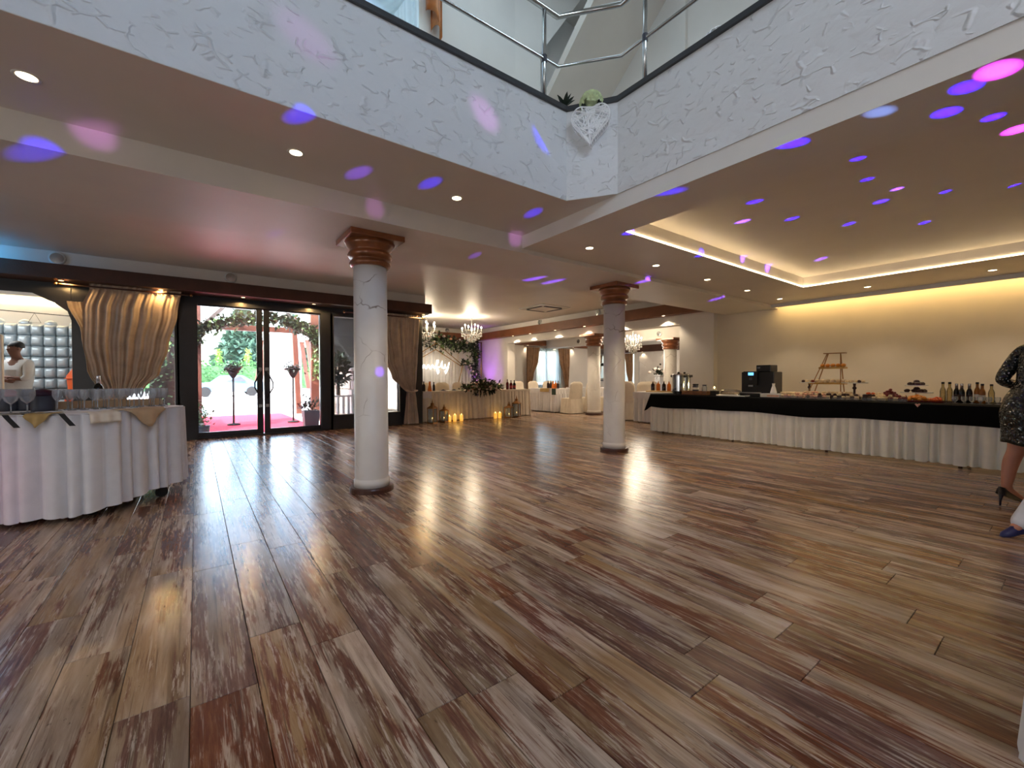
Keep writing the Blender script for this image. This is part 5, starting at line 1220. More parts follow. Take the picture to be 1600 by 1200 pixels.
for k in range(90): b.leaf((rnd.gauss(0, .1), rnd.gauss(0, .1), 1.3+rnd.gauss(0, .08)), (rnd.gauss(0, 1), rnd.gauss(0, 1), rnd.gauss(.3, 1)), .16, .08)
obj('foliage', b, 'leaf', t)['kind'] = 'stuff'
for k in range(9): obj('rose', B().ball((rnd.gauss(-.08, .12), rnd.gauss(0, .14), 1.4+rnd.gauss(0, .09)), .06, 8, 5, .9, .1), 'petal', t, smooth=True)
# ------------------------------------------------------------------ people
def skin_mesh(name, joints, edges, root, sub=2):
    keys = list(joints); me = bpy.data.meshes.new(name)
    me.from_pydata([joints[k][0] for k in keys], [(keys.index(a), keys.index(b_)) for a, b_ in edges], []); me.update()
    o = bpy.data.objects.new(name, me); COL.objects.link(o)
    o.modifiers.new('skin', 'SKIN'); s_ = o.modifiers.new('sub', 'SUBSURF'); s_.levels = sub; s_.render_levels = sub
    for k, sv in zip(keys, me.skin_vertices[0].data):
        r = joints[k][1]; sv.radius = (r, r) if isinstance(r, (int, float)) else r; sv.use_root = (k == root)
    dg = bpy.context.evaluated_depsgraph_get(); dg.update()
    out = bpy.data.meshes.new_from_object(o.evaluated_get(dg)); out.name = name
    bpy.data.objects.remove(o); bpy.data.meshes.remove(me)
    out.polygons.foreach_set('use_smooth', [True]*len(out.polygons)); out.update()
    return out
def hand(J, E_, pre, wrist, d, palm_n, curl=.5, sgn=1):
    """palm and five bent fingers growing out of the wrist joint"""
    d = Vector(d).normalized(); n = Vector(palm_n).normalized(); s_ = d.cross(n).normalized()*sgn; w_ = Vector(J[wrist][0])
    J[pre+'palm'] = (tuple(w_+d*.05), .030); E_.append((wrist, pre+'palm'))
    for i, (off, L) in enumerate(((-.028, .062), (-.010, .074), (.010, .07), (.026, .056))):
        a = w_+d*.088+s_*off; q1 = a+(d*math.cos(curl*.6)+n*math.sin(curl*.6))*L*.55; q2 = q1+(d*math.cos(curl*1.5)+n*math.sin(curl*1.5))*L*.5
        for k, (p, r) in enumerate(((a, .0105), (q1, .0092), (q2, .0078))):
            J[f'{pre}f{i}{k}'] = (tuple(p), r); E_.append((pre+'palm' if k == 0 else f'{pre}f{i}{k-1}', f'{pre}f{i}{k}'))
    a = w_+d*.035-s_*.032; q = a+(d*.6-s_*.6+n*.3).normalized()*.035
    for k, (p, r) in enumerate(((a, .013), (q, .0095), (q+(d*.8+n*.4).normalized()*.026, .008))):
        J[f'{pre}t{k}'] = (tuple(p), r); E_.append((pre+'palm' if k == 0 else f'{pre}t{k-1}', f'{pre}t{k}'))
def head_joints(J, E_, base, p, f, up, s_=1.0):
    p = Vector(p); f = Vector(f).normalized(); up = Vector(up).normalized()
    J['jaw'] = (tuple(p+f*.03*s_+up*.03*s_), (.078*s_, .070*s_)); J['skull'] = (tuple(p+up*.115*s_+f*.005), (.108*s_, .098*s_)); J['crown'] = (tuple(p+up*.18*s_-f*.005), (.084*s_, .078*s_))
    E_.extend([(base, 'jaw'), ('jaw', 'skull'), ('skull', 'crown')])
def face_parts(t, p, f, up, s_=1.0, hair='hair', skin='skin', hair_len=0.0):
    p = Vector(p); f = Vector(f).normalized(); up = Vector(up).normalized(); sd = f.cross(up).normalized()
    for s in (-1, 1):
        obj('eye', B().ball(p+up*.105*s_+f*.080*s_+sd*s*.030*s_, .011*s_, 8, 6), 'white_gloss', t, smooth=True); obj('pupil', B().ball(p+up*.105*s_+f*.089*s_+sd*s*.030*s_, .005*s_, 8, 6), 'black', t, smooth=True)
        obj('eyebrow', B().tube([p+up*.126*s_+f*.084*s_+sd*s*.014*s_, p+up*.130*s_+f*.084*s_+sd*s*.032*s_, p+up*.124*s_+f*.070*s_+sd*s*.05*s_], .004*s_, 5), hair, t)
        obj('ear', B().ball(p+up*.085*s_+sd*s*.082*s_-f*.005, .022*s_, 8, 6, 1.3), skin, t, smooth=True)
    obj('nose', B().tube([p+up*.11*s_+f*.080*s_, p+up*.08*s_+f*.098*s_, p+up*.068*s_+f*.088*s_], [.008*s_, .013*s_, .012*s_], 8), skin, t, smooth=True)
    obj('mouth', B().tube([p+up*.035*s_+f*.076*s_-sd*.022*s_, p+up*.034*s_+f*.084*s_, p+up*.035*s_+f*.076*s_+sd*.022*s_], [.003, .007*s_, .003], 6), 'petal_p', t, smooth=True)
    b = B(); R_ = Matrix((sd, f, up)).transposed()
    def hf(u, v):
        a = u*2*PI; front = max(0, math.sin(a)); th = v*(PI*.60-front*.50+hair_len*.5*(1-front))
        q = Vector((math.sin(th)*math.cos(a)*.089, math.sin(th)*math.sin(a)*.098-.008, math.cos(th)*.094)); q.z -= hair_len*.12*max(0, v-.8)*5*(1-front)
        return tuple(p+up*.122*s_+R_ @ (q*s_))
    obj('hair', b.grid(hf, 28, 14, closed=True), hair, t, smooth=True, solid=.008)
def shoe(t, heel, toe, mat, w_=.045, high=0.0, name='shoe'):
    h = Vector(heel); q = Vector(toe); d = (q-h); L = d.length; dh = Vector((d.x, d.y, 0)).normalized(); sd = Vector((-dh.y, dh.x, 0)); b = B()
    prof = [(0, .9, .07), (.12, 1.0, .075), (.35, .9, .07), (.6, 1.0, .05), (.85, .9, .038), (1.0, .35, .025)]
    rings = []
    for f, k, hh in prof:
        c = h.lerp(q, f); 
        for a in range(10):
            an = 2*PI*a/10; rings.append(c+sd*math.cos(an)*w_*k*(.8 if math.sin(an) > 0 else 1)+Vector((0, 0, max(0, math.sin(an))*hh)))
    b.add(rings, [(i*10+k, i*10+(k+1) % 10, (i+1)*10+(k+1) % 10, (i+1)*10+k) for i in range(5) for k in range(10)]+[tuple(reversed(range(10))), tuple(range(50, 60))])
    o = obj(name, b, mat, t, smooth=True)
    if high: obj('heel', B().tube([h+dh*.015+Vector((0, 0, .02)), h+dh*.006-Vector((0, 0, high*.5)), h+dh*.004-Vector((0, 0, high))], [.022, .009, .007], 8), mat, o, smooth=True)

# man in the white shirt, arms folded, in the room at the left (local: faces -Y)
t = thing('person', 'man in white shirt and dark trousers with folded arms before the quilted silver wall', 'person', (-2.42, 10.75, 0), math.radians(-42))
J = {'pelvis': ((0, 0, .95), (.13, .10)), 'belly': ((0, -.01, 1.12), (.13, .10)), 'chest': ((0, 0, 1.32), (.155, .11)), 'neck0': ((0, .01, 1.46), (.08, .075)), 'neck': ((0, 0, 1.52), .06)}
E_ = [('pelvis', 'belly'), ('belly', 'chest'), ('chest', 'neck0'), ('neck0', 'neck')]
head_joints(J, E_, 'neck', (0, -.015, 1.565), (-.3, -1, -.1), (0, 0, 1))
for s, n_ in ((1, 'r'), (-1, 'l')):
    J[n_+'sh'] = ((s*.19, .01, 1.42), .065); J[n_+'el'] = ((s*.25, -.05, 1.14), .045); J[n_+'wr'] = ((-s*.05, -.215, 1.15+.025*s), .03)
    E_ += [('chest', n_+'sh'), (n_+'sh', n_+'el'), (n_+'el', n_+'wr')]
    hand(J, E_, n_, n_+'wr', (-s, .05, -.12), (0, 1, 0), .5, s)
    J[n_+'hip'] = ((s*.09, 0, .88), .09); J[n_+'kn'] = ((s*.11, -.02, .50), .062); J[n_+'an'] = ((s*.12, .02, .10), .04); J[n_+'to'] = ((s*.13, -.13, .04), .035)
    E_ += [('pelvis', n_+'hip'), (n_+'hip', n_+'kn'), (n_+'kn', n_+'an'), (n_+'an', n_+'to')]
obj('body', skin_mesh('body', J, E_, 'pelvis'), 'skin_d', t)
face_parts(t, (0, -.015, 1.565), (-.3, -1, -.1), (0, 0, 1), 1, 'hair', 'skin_d')
JS = {'a0': ((0, 0, .84), (.17, .15)), 'a': ((0, 0, .94), (.185, .16)), 'b': ((0, -.01, 1.12), (.185, .165)), 'c': ((0, -.005, 1.32), (.21, .175)), 'd': ((0, .01, 1.50), (.10, .10))}; ES = [('a0', 'a'), ('a', 'b'), ('b', 'c'), ('c', 'd')]
for s, n_ in ((1, 'r'), (-1, 'l')):
    JS[n_+'s'] = ((s*.20, .01, 1.42), .078); JS[n_+'e'] = ((s*.262, -.05, 1.15), .064); ES += [('c', n_+'s'), (n_+'s', n_+'e')]
    JS[n_+'f'] = ((s*.2, -.11, 1.14), .05); ES.append((n_+'e', n_+'f'))
obj('shirt', skin_mesh('shirt', JS, ES, 'b'), 'shirt', t)
JT = {'a': ((0, 0, .98), (.145, .115)), 'b': ((0, 0, .90), (.15, .12))}; ET = [('a', 'b')]
for s, n_ in ((1, 'r'), (-1, 'l')):
    JT[n_+'h'] = ((s*.09, 0, .82), .10); JT[n_+'k'] = ((s*.11, -.02, .50), .08); JT[n_+'a'] = ((s*.12, .02, .07), .07); ET += [('b', n_+'h'), (n_+'h', n_+'k'), (n_+'k', n_+'a')]
    shoe(t, (s*.12, .08, .0), (s*.14, -.2, 0), 'black')
obj('trousers', skin_mesh('trousers', JT, ET, 'a'), 'trousers', t)

# woman in the sequin dress at the right edge (local +x is the way she walks)
RX = Vector((rgt.x, rgt.y, 0)).normalized(); RZ = math.atan2(RX.y, RX.x)
t = thing('person', 'woman in a short black sequin dress and high heels walking at the right picture edge', 'person', (5.745, .265, 0), RZ)
J = {'pelvis': ((0.0, 0, .90), (.115, .135)), 'waist': ((.05, 0, 1.08), (.09, .11)), 'chest': ((.11, 0, 1.28), (.10, .135)), 'neck0': ((.15, 0, 1.43), (.055, .06)), 'neck': ((.175, 0, 1.495), .043)}
E_ = [('pelvis', 'waist'), ('waist', 'chest'), ('chest', 'neck0'), ('neck0', 'neck')]
head_joints(J, E_, 'neck', (.195, 0, 1.525), (1, 0, -.15), (.1, 0, 1), .95)
# trailing (far) leg and leading (near) leg
for n_, y, kn, an, to in (('l', .085, (-.01, .09, .50), (-.10, .09, .16), (.06, .08, .03)), ('r', -.085, (.12, -.09, .52), (.09, -.10, .17), (.23, -.11, .035))):
    J[n_+'hip'] = ((.0, y, .84), .098); J[n_+'kn'] = (kn, .058); J[n_+'cf'] = (tuple(Vector(kn).lerp(Vector(an), .35)+Vector((-.025, 0, 0))), .056); J[n_+'an'] = (an, .034); J[n_+'to'] = (to, .03)
    E_ += [('pelvis', n_+'hip'), (n_+'hip', n_+'kn'), (n_+'kn', n_+'cf'), (n_+'cf', n_+'an'), (n_+'an', n_+'to')]
for n_, sh, el, wr, d in (('r', (.10, -.17, 1.36), (-.08, -.25, 1.10), (.10, -.23, 1.0), (1, .2, -.2)), ('l', (.12, .17, 1.36), (-.02, .22, 1.10), (.20, .2, 1.05), (1, 0, .1))):
    J[n_+'sh'] = (sh, .052); J[n_+'el'] = (el, .04); J[n_+'wr'] = (wr, .027); E_ += [('chest', n_+'sh'), (n_+'sh', n_+'el'), (n_+'el', n_+'wr')]
    hand(J, E_, n_, n_+'wr', d, (0, 1 if n_ == 'r' else -1, 0), .5, 1)
obj('body', skin_mesh('body', J, E_, 'pelvis'), 'skin', t)
face_parts(t, (.195, 0, 1.525), (1, 0, -.15), (.1, 0, 1), .95, 'hair', 'skin', .5)
def dress(u, v):
    a = u*2*PI; ks = [(1.42, .145, .06, .10), (1.34, .115, .115, .165), (1.22, .09, .115, .15), (1.08, .05, .105, .13), (.95, .005, .145, .17), (.82, -.01, .165, .185), (.68, .0, .155, .18), (.56, .01, .165, .185)]
    f = v*(len(ks)-1); i = min(int(f), len(ks)-2); q = f-i; c = [ks[i][k]+(ks[i+1][k]-ks[i][k])*q for k in range(4)]
    return (c[1]+c[2]*math.cos(a)*(1+.02*math.sin(a*5+v*9)), c[3]*math.sin(a), c[0]+.012*math.sin(a*3)*v)
obj('dress', B().grid(dress, 40, 30, closed=True), 'sequin', t, smooth=True, solid=.006)
JS = {'c': ((.12, 0, 1.36), (.075, .10))}; ES = []
for n_, sh, el, wr in (('r', (.10, -.17, 1.37), (-.08, -.25, 1.10), (.07, -.235, 1.01)), ('l', (.12, .17, 1.37), (-.02, .22, 1.10), (.16, .205, 1.05))):
    JS[n_+'s'] = (sh, .066); JS[n_+'e'] = (el, .056); JS[n_+'w'] = (wr, .04); ES += [('c', n_+'s'), (n_+'s', n_+'e'), (n_+'e', n_+'w')]
obj('sleeves', skin_mesh('sleeves', JS, ES, 'c'), 'sequin', t)
shoe(t, (-.155, .09, .105), (.10, .08, .0), 'black', .042, .10, 'high_heel_shoe'); shoe(t, (.04, -.10, .105), (.28, -.11, .0), 'black', .042, .10, 'high_heel_shoe')

# person in white trousers, one foot put forward into the picture (faces local -x)
t = thing('person', 'person in white trousers and navy shoes, only one outstretched foot inside the right picture edge', 'person', (4.95, -.03, 0), RZ)
J = {'pelvis': ((.20, 0, .90), (.13, .14)), 'belly': ((.21, 0, 1.08), (.10, .125)), 'chest': ((.22, 0, 1.30), (.11, .15)), 'neck0': ((.21, 0, 1.43), .075), 'neck': ((.20, 0, 1.49), .058)}
E_ = [('pelvis', 'belly'), ('belly', 'chest'), ('chest', 'neck0'), ('neck0', 'neck')]
head_joints(J, E_, 'neck', (.18, 0, 1.51), (-1, 0, 0), (0, 0, 1))
legs = (('l', .09, (-.06, .09, .48), (-.31, .09, .13), (-.42, .09, .045)), ('r', -.09, (.24, -.1, .48), (.30, -.1, .10), (.18, -.1, .04)))
for n_, y, kn, an, to in legs:
    J[n_+'hip'] = ((.20, y, .83), .09); J[n_+'kn'] = (kn, .058); J[n_+'an'] = (an, .036); J[n_+'to'] = (to, .03); E_ += [('pelvis', n_+'hip'), (n_+'hip', n_+'kn'), (n_+'kn', n_+'an'), (n_+'an', n_+'to')]
for n_, s, wr in (('r', -1, (.30, -.26, .90)), ('l', 1, (.10, .24, .94))):
    J[n_+'sh'] = ((.22, s*.19, 1.40), .06); J[n_+'el'] = ((.24, s*.25, 1.13), .043); J[n_+'wr'] = (wr, .028); E_ += [('chest', n_+'sh'), (n_+'sh', n_+'el'), (n_+'el', n_+'wr')]
    hand(J, E_, n_, n_+'wr', (-.2, 0, -1), (0, -s, 0), .5, s)
obj('body', skin_mesh('body', J, E_, 'pelvis'), 'skin', t)
face_parts(t, (.18, 0, 1.51), (-1, 0, 0), (0, 0, 1))
JT = {'a': ((.20, 0, .98), (.14, .15)), 'b': ((.20, 0, .88), (.15, .155))}; ET = [('a', 'b')]
for n_, y, kn, an, to in legs:
    JT[n_+'h'] = ((.20, y, .80), .105); JT[n_+'k'] = (kn, .088); JT[n_+'a'] = (an, .072); JT[n_+'b'] = (tuple(Vector(an).lerp(Vector(to), .88)+Vector((0, 0, .012))), .05); ET += [('b', n_+'h'), (n_+'h', n_+'k'), (n_+'k', n_+'a'), (n_+'a', n_+'b')]
obj('trousers', skin_mesh('trousers', JT, ET, 'a'), 'white_trousers', t)
JS = {'a': ((.20, 0, .84), (.16, .17)), 'e': ((.205, 0, .98), (.165, .18)), 'b': ((.21, 0, 1.12), (.15, .17)), 'c': ((.22, 0, 1.31), (.165, .20)), 'd': ((.21, 0, 1.47), .09)}; ES = [('a', 'e'), ('e', 'b'), ('b', 'c'), ('c', 'd')]
for n_, s in (('r', -1), ('l', 1)):
    JS[n_+'s'] = ((.22, s*.195, 1.40), .075); JS[n_+'e'] = ((.24, s*.255, 1.16), .06); ES += [('c', n_+'s'), (n_+'s', n_+'e')]
obj('shirt', skin_mesh('shirt', JS, ES, 'a'), 'navy_lid', t)
shoe(t, (-.35, .09, .035), (-.50, .09, .0), 'navy_shoe', .036); shoe(t, (.36, -.1, .0), (.11, -.1, .0), 'navy_shoe', .045)

# ------------------------------------------------------------------ room at the left with the inflatable
struct('wall_side_room', B().box(-6, -1.55, 13.4, 13.5, 0, 3.0).box(-1.65, -1.5, 10.05, 13.5, 0, 3.0).box(-6.1, -6, 10.05, 13.5, 0, 3.0), 'plaster')
struct('ceiling_side_room', B().box(-6, -1.6, 10.05, 13.5, 2.98, 3.08).box(-5.5, -2.15, 10.9, 12.6, 2.80, 2.98), 'plaster')
t = thing('light_strip', 'warm light strip along the top of the wall above the quilted silver inflatable', 'light strip', (-3.8, 13.36, 2.80)); obj('strip', B().box(-2.1, 1.6, -.02, .02, -.012, .012), 'led', t)
t = thing('hanging_wire', 'dark wire with a small triangular hanger above the quilted silver inflatable', 'wire', (-2.65, 12.9, 2.50)); obj('wire', B().tube([(-3, 0, .12), (0, 0, 0), (.7, 0, -.03)], .008, 6), 'black', t)
obj('hanger', B().tube([(0, 0, 0), (.09, 0, -.2), (-.09, 0, -.2)], .006, 6, True), 'black', t)
t = thing('inflatable_wall', 'silver quilted inflatable wall in the room at the far left', 'inflatable', (-2.0, 13.0, 0))
def cush(u, v):
    a, c = u*2-1, v*2-1; return (a*.5, -.125*((1-a**4)*(1-c**4))**.5, c*.5)
cm = B().grid(cush, 9, 9).mesh('cushion', True); cm.materials.append(MT['silver_vinyl'])
CW, CH = .183, .222
obj('back_sheet', B().box(-17*CW, .02, 0, .25, 0, 2.28), 'silver_vinyl', t, bevel=.03)
for i in range(13):
    for j in range(10):
        o = obj('cushion', cm, None, t, loc=(-.09-CW*i, -.0, 2.16-CH*j)); o.scale = (CW, 1, CH)
for i in range(0, 9): obj('top_roll', B().ball((-.09-CW*2*i, .1, 2.3), .1, 10, 6, .8), 'silver_vinyl', t, smooth=True)
t = thing('inflatable_pillar', 'orange and teal inflatable pillar beside the curtain at the left', 'inflatable', (-1.84, 12.3, 0))
obj('lower_tube', B().lathe([(.26, 0), (.3, .2), (.27, .45), (.3, .7), (.25, .95), (.27, 1.2), (.16, 1.38), (.05, 1.45)], n=20), 'inf_orange', t, smooth=True)
obj('upper_tube', B().lathe([(.08, 1.40), (.15, 1.46), (.17, 1.65), (.15, 1.82), (.05, 1.9)], n=20), 'inf_blue', t, smooth=True)
for z in (.3, .75, 1.15): obj('seam', B().tube([(.285*math.cos(a), .285*math.sin(a), z) for a in [2*PI*k/20 for k in range(20)]], .012, 6, True), 'inf_orange', t, smooth=True)
lamp('left_room_fill', 'AREA', (-3.5, 11.6, 2.72), 75, (.9, .97, 1), aim=(-3.0, 12.4, 0), shape='RECTANGLE', size=2.5, size_y=1.2)  # added fill to brighten the left room, no fixture there

# ------------------------------------------------------------------ outside
struct('ground', B().box(-1.6, 4.3, 10.06, 15.6, -.25, -.03).box(-60, 60, 15.6, 90, -.25, -.035).box(-60, -1.6, 13.5, 15.6, -.25, -.03).box(4.3, 60, 15.6, 15.62, -.25, -.04), 'gravel')
t = thing('carpet', 'red carpet leading from the glass door across the porch', 'carpet', (1.15, 13.2, -.03)); obj('carpet', B().grid(lambda u, v: (-1.0+2.1*u, -3.05+5.8*v, .012+.003*math.sin(v*17)), 8, 40), 'carpet', t); obj('border', B().box(-1.02, -.99, -3.05, 2.75, 0, .014).box(1.09, 1.12, -3.05, 2.75, 0, .014), 'carpet', t)
def post(x, y, w_, h, label, lean=0):
    t = thing('porch_post', label, 'post', (x, y, -.03)); obj('post', B().add([(-w_, -w_, 0), (w_, -w_, 0), (w_, w_, 0), (-w_, w_, 0), (-w_+lean, -w_, h), (w_+lean, -w_, h), (w_+lean, w_, h), (-w_+lean, w_, h)], [(0, 3, 2, 1), (4, 5, 6, 7), (0, 1, 5, 4), (1, 2, 6, 5), (2, 3, 7, 6), (3, 0, 4, 7)]), 'porch_wood', t, bevel=.01)
    obj('foot', B().box(-w_*1.25, w_*1.25, -w_*1.25, w_*1.25, 0, .1), 'stone', t, bevel=.01); return t
tp = post(.02, 12.6, .09, 3.1, 'red-brown porch post behind the left edge of the glass door'); obj('brace', B().tube([(.05, 0, 2.35), (.62, 0, 3.0)], .055, 4), 'porch_dark', tp)
tp = post(2.62, 12.6, .11, 3.1, 'red-brown porch post behind the right door leaf, holding the garland arch'); obj('brace', B().tube([(-.05, 0, 2.25), (-.75, 0, 3.0)], .055, 4), 'porch_dark', tp)
post(2.50, 14.2, .07, 3.0, 'slim leaning timber behind the right door leaf', -.12)
post(2.95, 12.2, .05, 3.0, 'pale timber slat right of the porch post'); post(2.78, 12.0, .035, 3.0, 'thin timber slat closest to the door at the right porch side')
t = thing('porch_beam', 'long timber beam across the porch under the garland arch', 'beam', (1.3, 12.87, 2.36)); obj('beam', B().box(-1.5, 1.6, -.07, .07, 0, .14), 'porch_wood', t, bevel=.01)
garland('garland_arch', 'dark leafy garland arching over the porch outside the glass door', (1.3, 12.45, 0), [(-1.32, 0, 2.05), (-1.25, 0, 2.32), (-.8, 0, 2.52), (0, 0, 2.72), (.7, 0, 2.66), (1.15, 0, 2.45), (1.38, 0, 2.25)], 2000, .055, .14, 7, .03, seed=31, hang=.12)
garland('ivy', 'pale climbing ivy on the right porch post', (2.62, 12.44, 0), [(0, 0, 2.2), (.04, 0, 1.6), (-.02, 0, 1.2)], 160, .07, .12, 0 or 1, .03, 'leaf_lt', seed=32, cat='plant')
def big_urn(x, y, label):
    t = thing('flower_urn', label, 'planter', (x, y, -.014)); obj('stand', B().tube([(0, 0, 0), (0, 0, 1.2)], .022, 8).lathe([(.14, 0), (.14, .03), (.03, .05)], n=14), 'urn', t, smooth=True)
    obj('bowl', B().lathe([(.03, 1.16), (.07, 1.22), (.13, 1.34), (.19, 1.40), (.17, 1.42), (.08, 1.38)], n=20), 'urn', t, smooth=True)
    b = B(); rnd = random.Random(int(x*100))
    for k in range(260): b.leaf((rnd.gauss(0, .1), rnd.gauss(0, .1), 1.40+rnd.gauss(.02, .05)), (rnd.gauss(0, 1), rnd.gauss(0, 1), rnd.gauss(.2, .5)), .09, .05)
    obj('foliage', b, 'leaf', t)['kind'] = 'stuff'
big_urn(.74, 12.55, 'dark urn on a slim stand seen through the left door leaf'); big_urn(2.04, 12.35, 'dark urn on a slim stand seen through the right door leaf')
struct('wall_porch_shade', B().box(2.75, 6.0, 13.0, 13.3, -.2, 3.6).box(5.7, 6.0, 15.6, 15.7, -.2, 3.6).box(2.75, 4.3, 10.06, 13.3, 3.1, 3.3), 'shade_dark')  # wall and roof added to darken the view through the side windows
t = thing('stone_wall', 'sunlit pale stone wall along the right side of the porch', 'wall', (3.1, 12.2, -.03)); rnd = random.Random(14)
obj('wall_core', B().box(.04, .4, -1.9, 2.4, 0, 1.35), 'stone', t)
y = -1.9; k = 0
for j in range(6):
    y = -1.9-rnd.random()*.3
    while y < 2.35:
        L = rnd.uniform(.3, .55); y1_ = min(y+L, 2.4); obj('stone', B().box(.0-rnd.uniform(0, .03), .06, max(y, -1.9)+.012, y1_-.012, j*.222+.01, j*.222+.212), 'stone', t, bevel=.012); y += L
obj('coping', B().box(-.05, .45, -1.95, 2.45, 1.35, 1.42), 'paving', t, bevel=.01)
t = thing('planter', 'dark grey planter with shrub at the right foot of the glass door outside', 'planter', (2.14, 10.75, -.03)); obj('pot', B().lathe([(.17, 0), (.2, .05), (.24, .42), (.22, .42), (.18, .38)], n=4), 'planter', t, rot=(0, 0, PI/4))
b = B(); rnd = random.Random(15)
for k in range(150): b.leaf((rnd.gauss(-.05, .1), rnd.gauss(0, .1), .45+abs(rnd.gauss(0, .1))), (rnd.gauss(0, 1), rnd.gauss(0, 1), rnd.gauss(.4, .7)), .12, .05)
obj('foliage', b, 'leaf', t)['kind'] = 'stuff'
t = thing('planter', 'small shrub pot at the left foot of the glass door outside', 'planter', (.10, 10.8, -.03)); obj('pot', B().lathe([(.1, 0), (.13, .2), (.11, .2)], n=16), 'planter', t, smooth=True)
b = B()
for k in range(200): b.leaf((rnd.gauss(0, .08), rnd.gauss(0, .08), .32+rnd.gauss(0, .13)), (rnd.gauss(0, 1), rnd.gauss(0, 1), rnd.gauss(.4, .7)), .09, .05)
obj('foliage', b, 'leaf_lt', t)['kind'] = 'stuff'
def leafy(name, label, cat, loc, sx, sy_, sz, n, L, mat, shape='box', trunk=True, seed=0, group=None):
    t = thing(name, label, cat, loc, 0, group); rnd = random.Random(seed); b = B()
    for k in range(n):
        if shape == 'box': p = Vector((rnd.uniform(-sx, sx), rnd.uniform(-sy_, sy_), rnd.uniform(.05, 1)*sz))
        elif shape == 'cone':
            f = rnd.random()**1.4; a = rnd.random()*6.28; q = (1-f)*(.75+.25*math.cos(f*40))*math.sqrt(rnd.uniform(.45, 1)); p = Vector((sx*q*math.cos(a), sy_*q*math.sin(a), sz*(.06+.94*f)))
        else:
            v = Vector((rnd.gauss(0, 1), rnd.gauss(0, 1), rnd.gauss(0, 1))).normalized()*rnd.uniform(.6, 1); p = Vector((v.x*sx, v.y*sy_, sz*(.6+.4*v.z)))
        d = Vector((p.x/sx+rnd.gauss(0, .5), p.y/max(sy_, .1)+rnd.gauss(0, .5), rnd.gauss(-.2 if shape == 'cone' else .3, .5)))
        b.leaf(p, d, L*rnd.uniform(.6, 1.4), L*.55, (rnd.random(), rnd.random(), 1))
    obj('foliage', b, mat, t)['kind'] = 'stuff'
    if trunk: obj('trunk', B().tube([(0, 0, 0), (0, 0, sz*.8)], [sx*.08+.03, .02], 8), 'bark', t, smooth=True)
    else: obj('stems', B().box(-sx*.95, sx*.95, -sy_*.7, sy_*.7, 0, sz*.85), mat, t)
    return t
leafy('hedge', 'clipped green hedge beyond the pavement outside', 'hedge', (6.0, 50, 0), 15, .7, 2.7, 7000, .36, 'hedge', 'box', False, 1)
leafy('bush', 'round green bush at the left before the hedge outside', 'bush', (-2.2, 47, 0), 2.4, 1.4, 3.2, 1600, .35, 'hedge', 'ball', True, 2)
for i, (x, y, s, h) in enumerate(((4.6, 62, 4.2, 9.6), (11.8, 74, 4.6, 10.6), (17.8, 64, 3.4, 9.0), (-3.0, 74, 3.6, 8.0))):
    leafy('spruce_tree', ['tall blue-green spruce, middle of the left door leaf', 'spruce tree behind the meeting stiles of the door', 'spruce tree seen through the right door leaf', 'smaller pale spruce behind the left part of the left door leaf'][i], 'tree', (x, y, 0), s, s, h, 4600, 1.0, 'spruce', 'cone', True, 40+i, 'spruces beyond the hedge')
for i, x in enumerate((-.4, 1.9, 4.4, 6.6, 8.8, 11.0, 13.2)):
    leafy('thuja', ['first', 'second', 'third', 'fourth', 'fifth', 'sixth', 'seventh'][i]+' small golden thuja from the left behind the hedge', 'shrub', (x, 52.5, 0), .55, .55, 4.0, 420, .34, 'thuja', 'cone', True, 60+i, 'small golden thujas behind the hedge')
leafy('tree', 'leafy green tree outside left of the glass door behind the curtain edge', 'tree', (-2.2, 17.5, 0), 1.6, 1.6, 3.8, 2600, .25, 'hedge', 'ball', True, 81)
t = thing('ivy_tree', 'ivy-covered tree trunk outside the window left of the glass door', 'tree', (-.58, 11.6, -.03)); obj('trunk', B().tube([(0, 0, 0), (.04, 0, 1.2), (-.03, 0, 3.2)], [.26, .23, .21], 12), 'bark', t, smooth=True); b = B(); rnd = random.Random(16)
for k in range(700):
    a = rnd.random()*6.28; z = rnd.uniform(.1, 2.8); b.leaf((.25*math.cos(a)+.08, .25*math.sin(a), z), (math.cos(a), math.sin(a), rnd.gauss(-.2, .6)), .10, .06)
obj('ivy', b, 'leaf_lt', t)['kind'] = 'stuff'
# pale car beyond the pavement
t = thing('car', 'pale blue car parked beyond the pavement, low in the left door leaf', 'car', (1.7, 33.5, -.03)); b = B()
side = [(-2.0, .28), (-2.05, .7), (-1.5, .86), (-.95, .92), (-.45, 1.34), (.75, 1.36), (1.35, .95), (1.95, .86), (2.05, .45), (2.0, .28)]
k = len(side); b.add([(x, -.85 if z < .95 else -.68, z) for x, z in side]+[(x, .85 if z < .95 else .68, z) for x, z in side], [tuple(range(k)), tuple(reversed(range(k, 2*k)))]+[(i, k+i, k+(i+1) % k, (i+1) % k) for i in range(k)])
obj('car_body', b, 'car_paint', t, bevel=.04)
for x in (-1.25, 1.25):
    for y in (-.84, .84): obj('wheel', B().lathe([(.2, -.09), (.31, -.08), (.31, .08), (.2, .09)], n=20), 'tyre', t, loc=(x, y, .31), rot=(PI/2, 0, 0))
obj('window_glass', B().add([(-.85, -.79, .95), (.95, -.79, .95), (.65, -.70, 1.28), (-.42, -.70, 1.28)], [(0, 1, 2, 3)]), 'jar_dark', t)
t = thing('gazebo', 'red-brown timber gazebo frame in the sun beyond the right door leaf', 'gazebo', (6.1, 40.5, 0)); t.scale = (1.5, 1.5, 1.5)
for x in (-1.1, 1.1):
    for y in (-.8, .8): obj('post', B().tube([(x*1.25, y, 0), (x*.9, y, 3.0)], .14, 4), 'porch_wood', t)
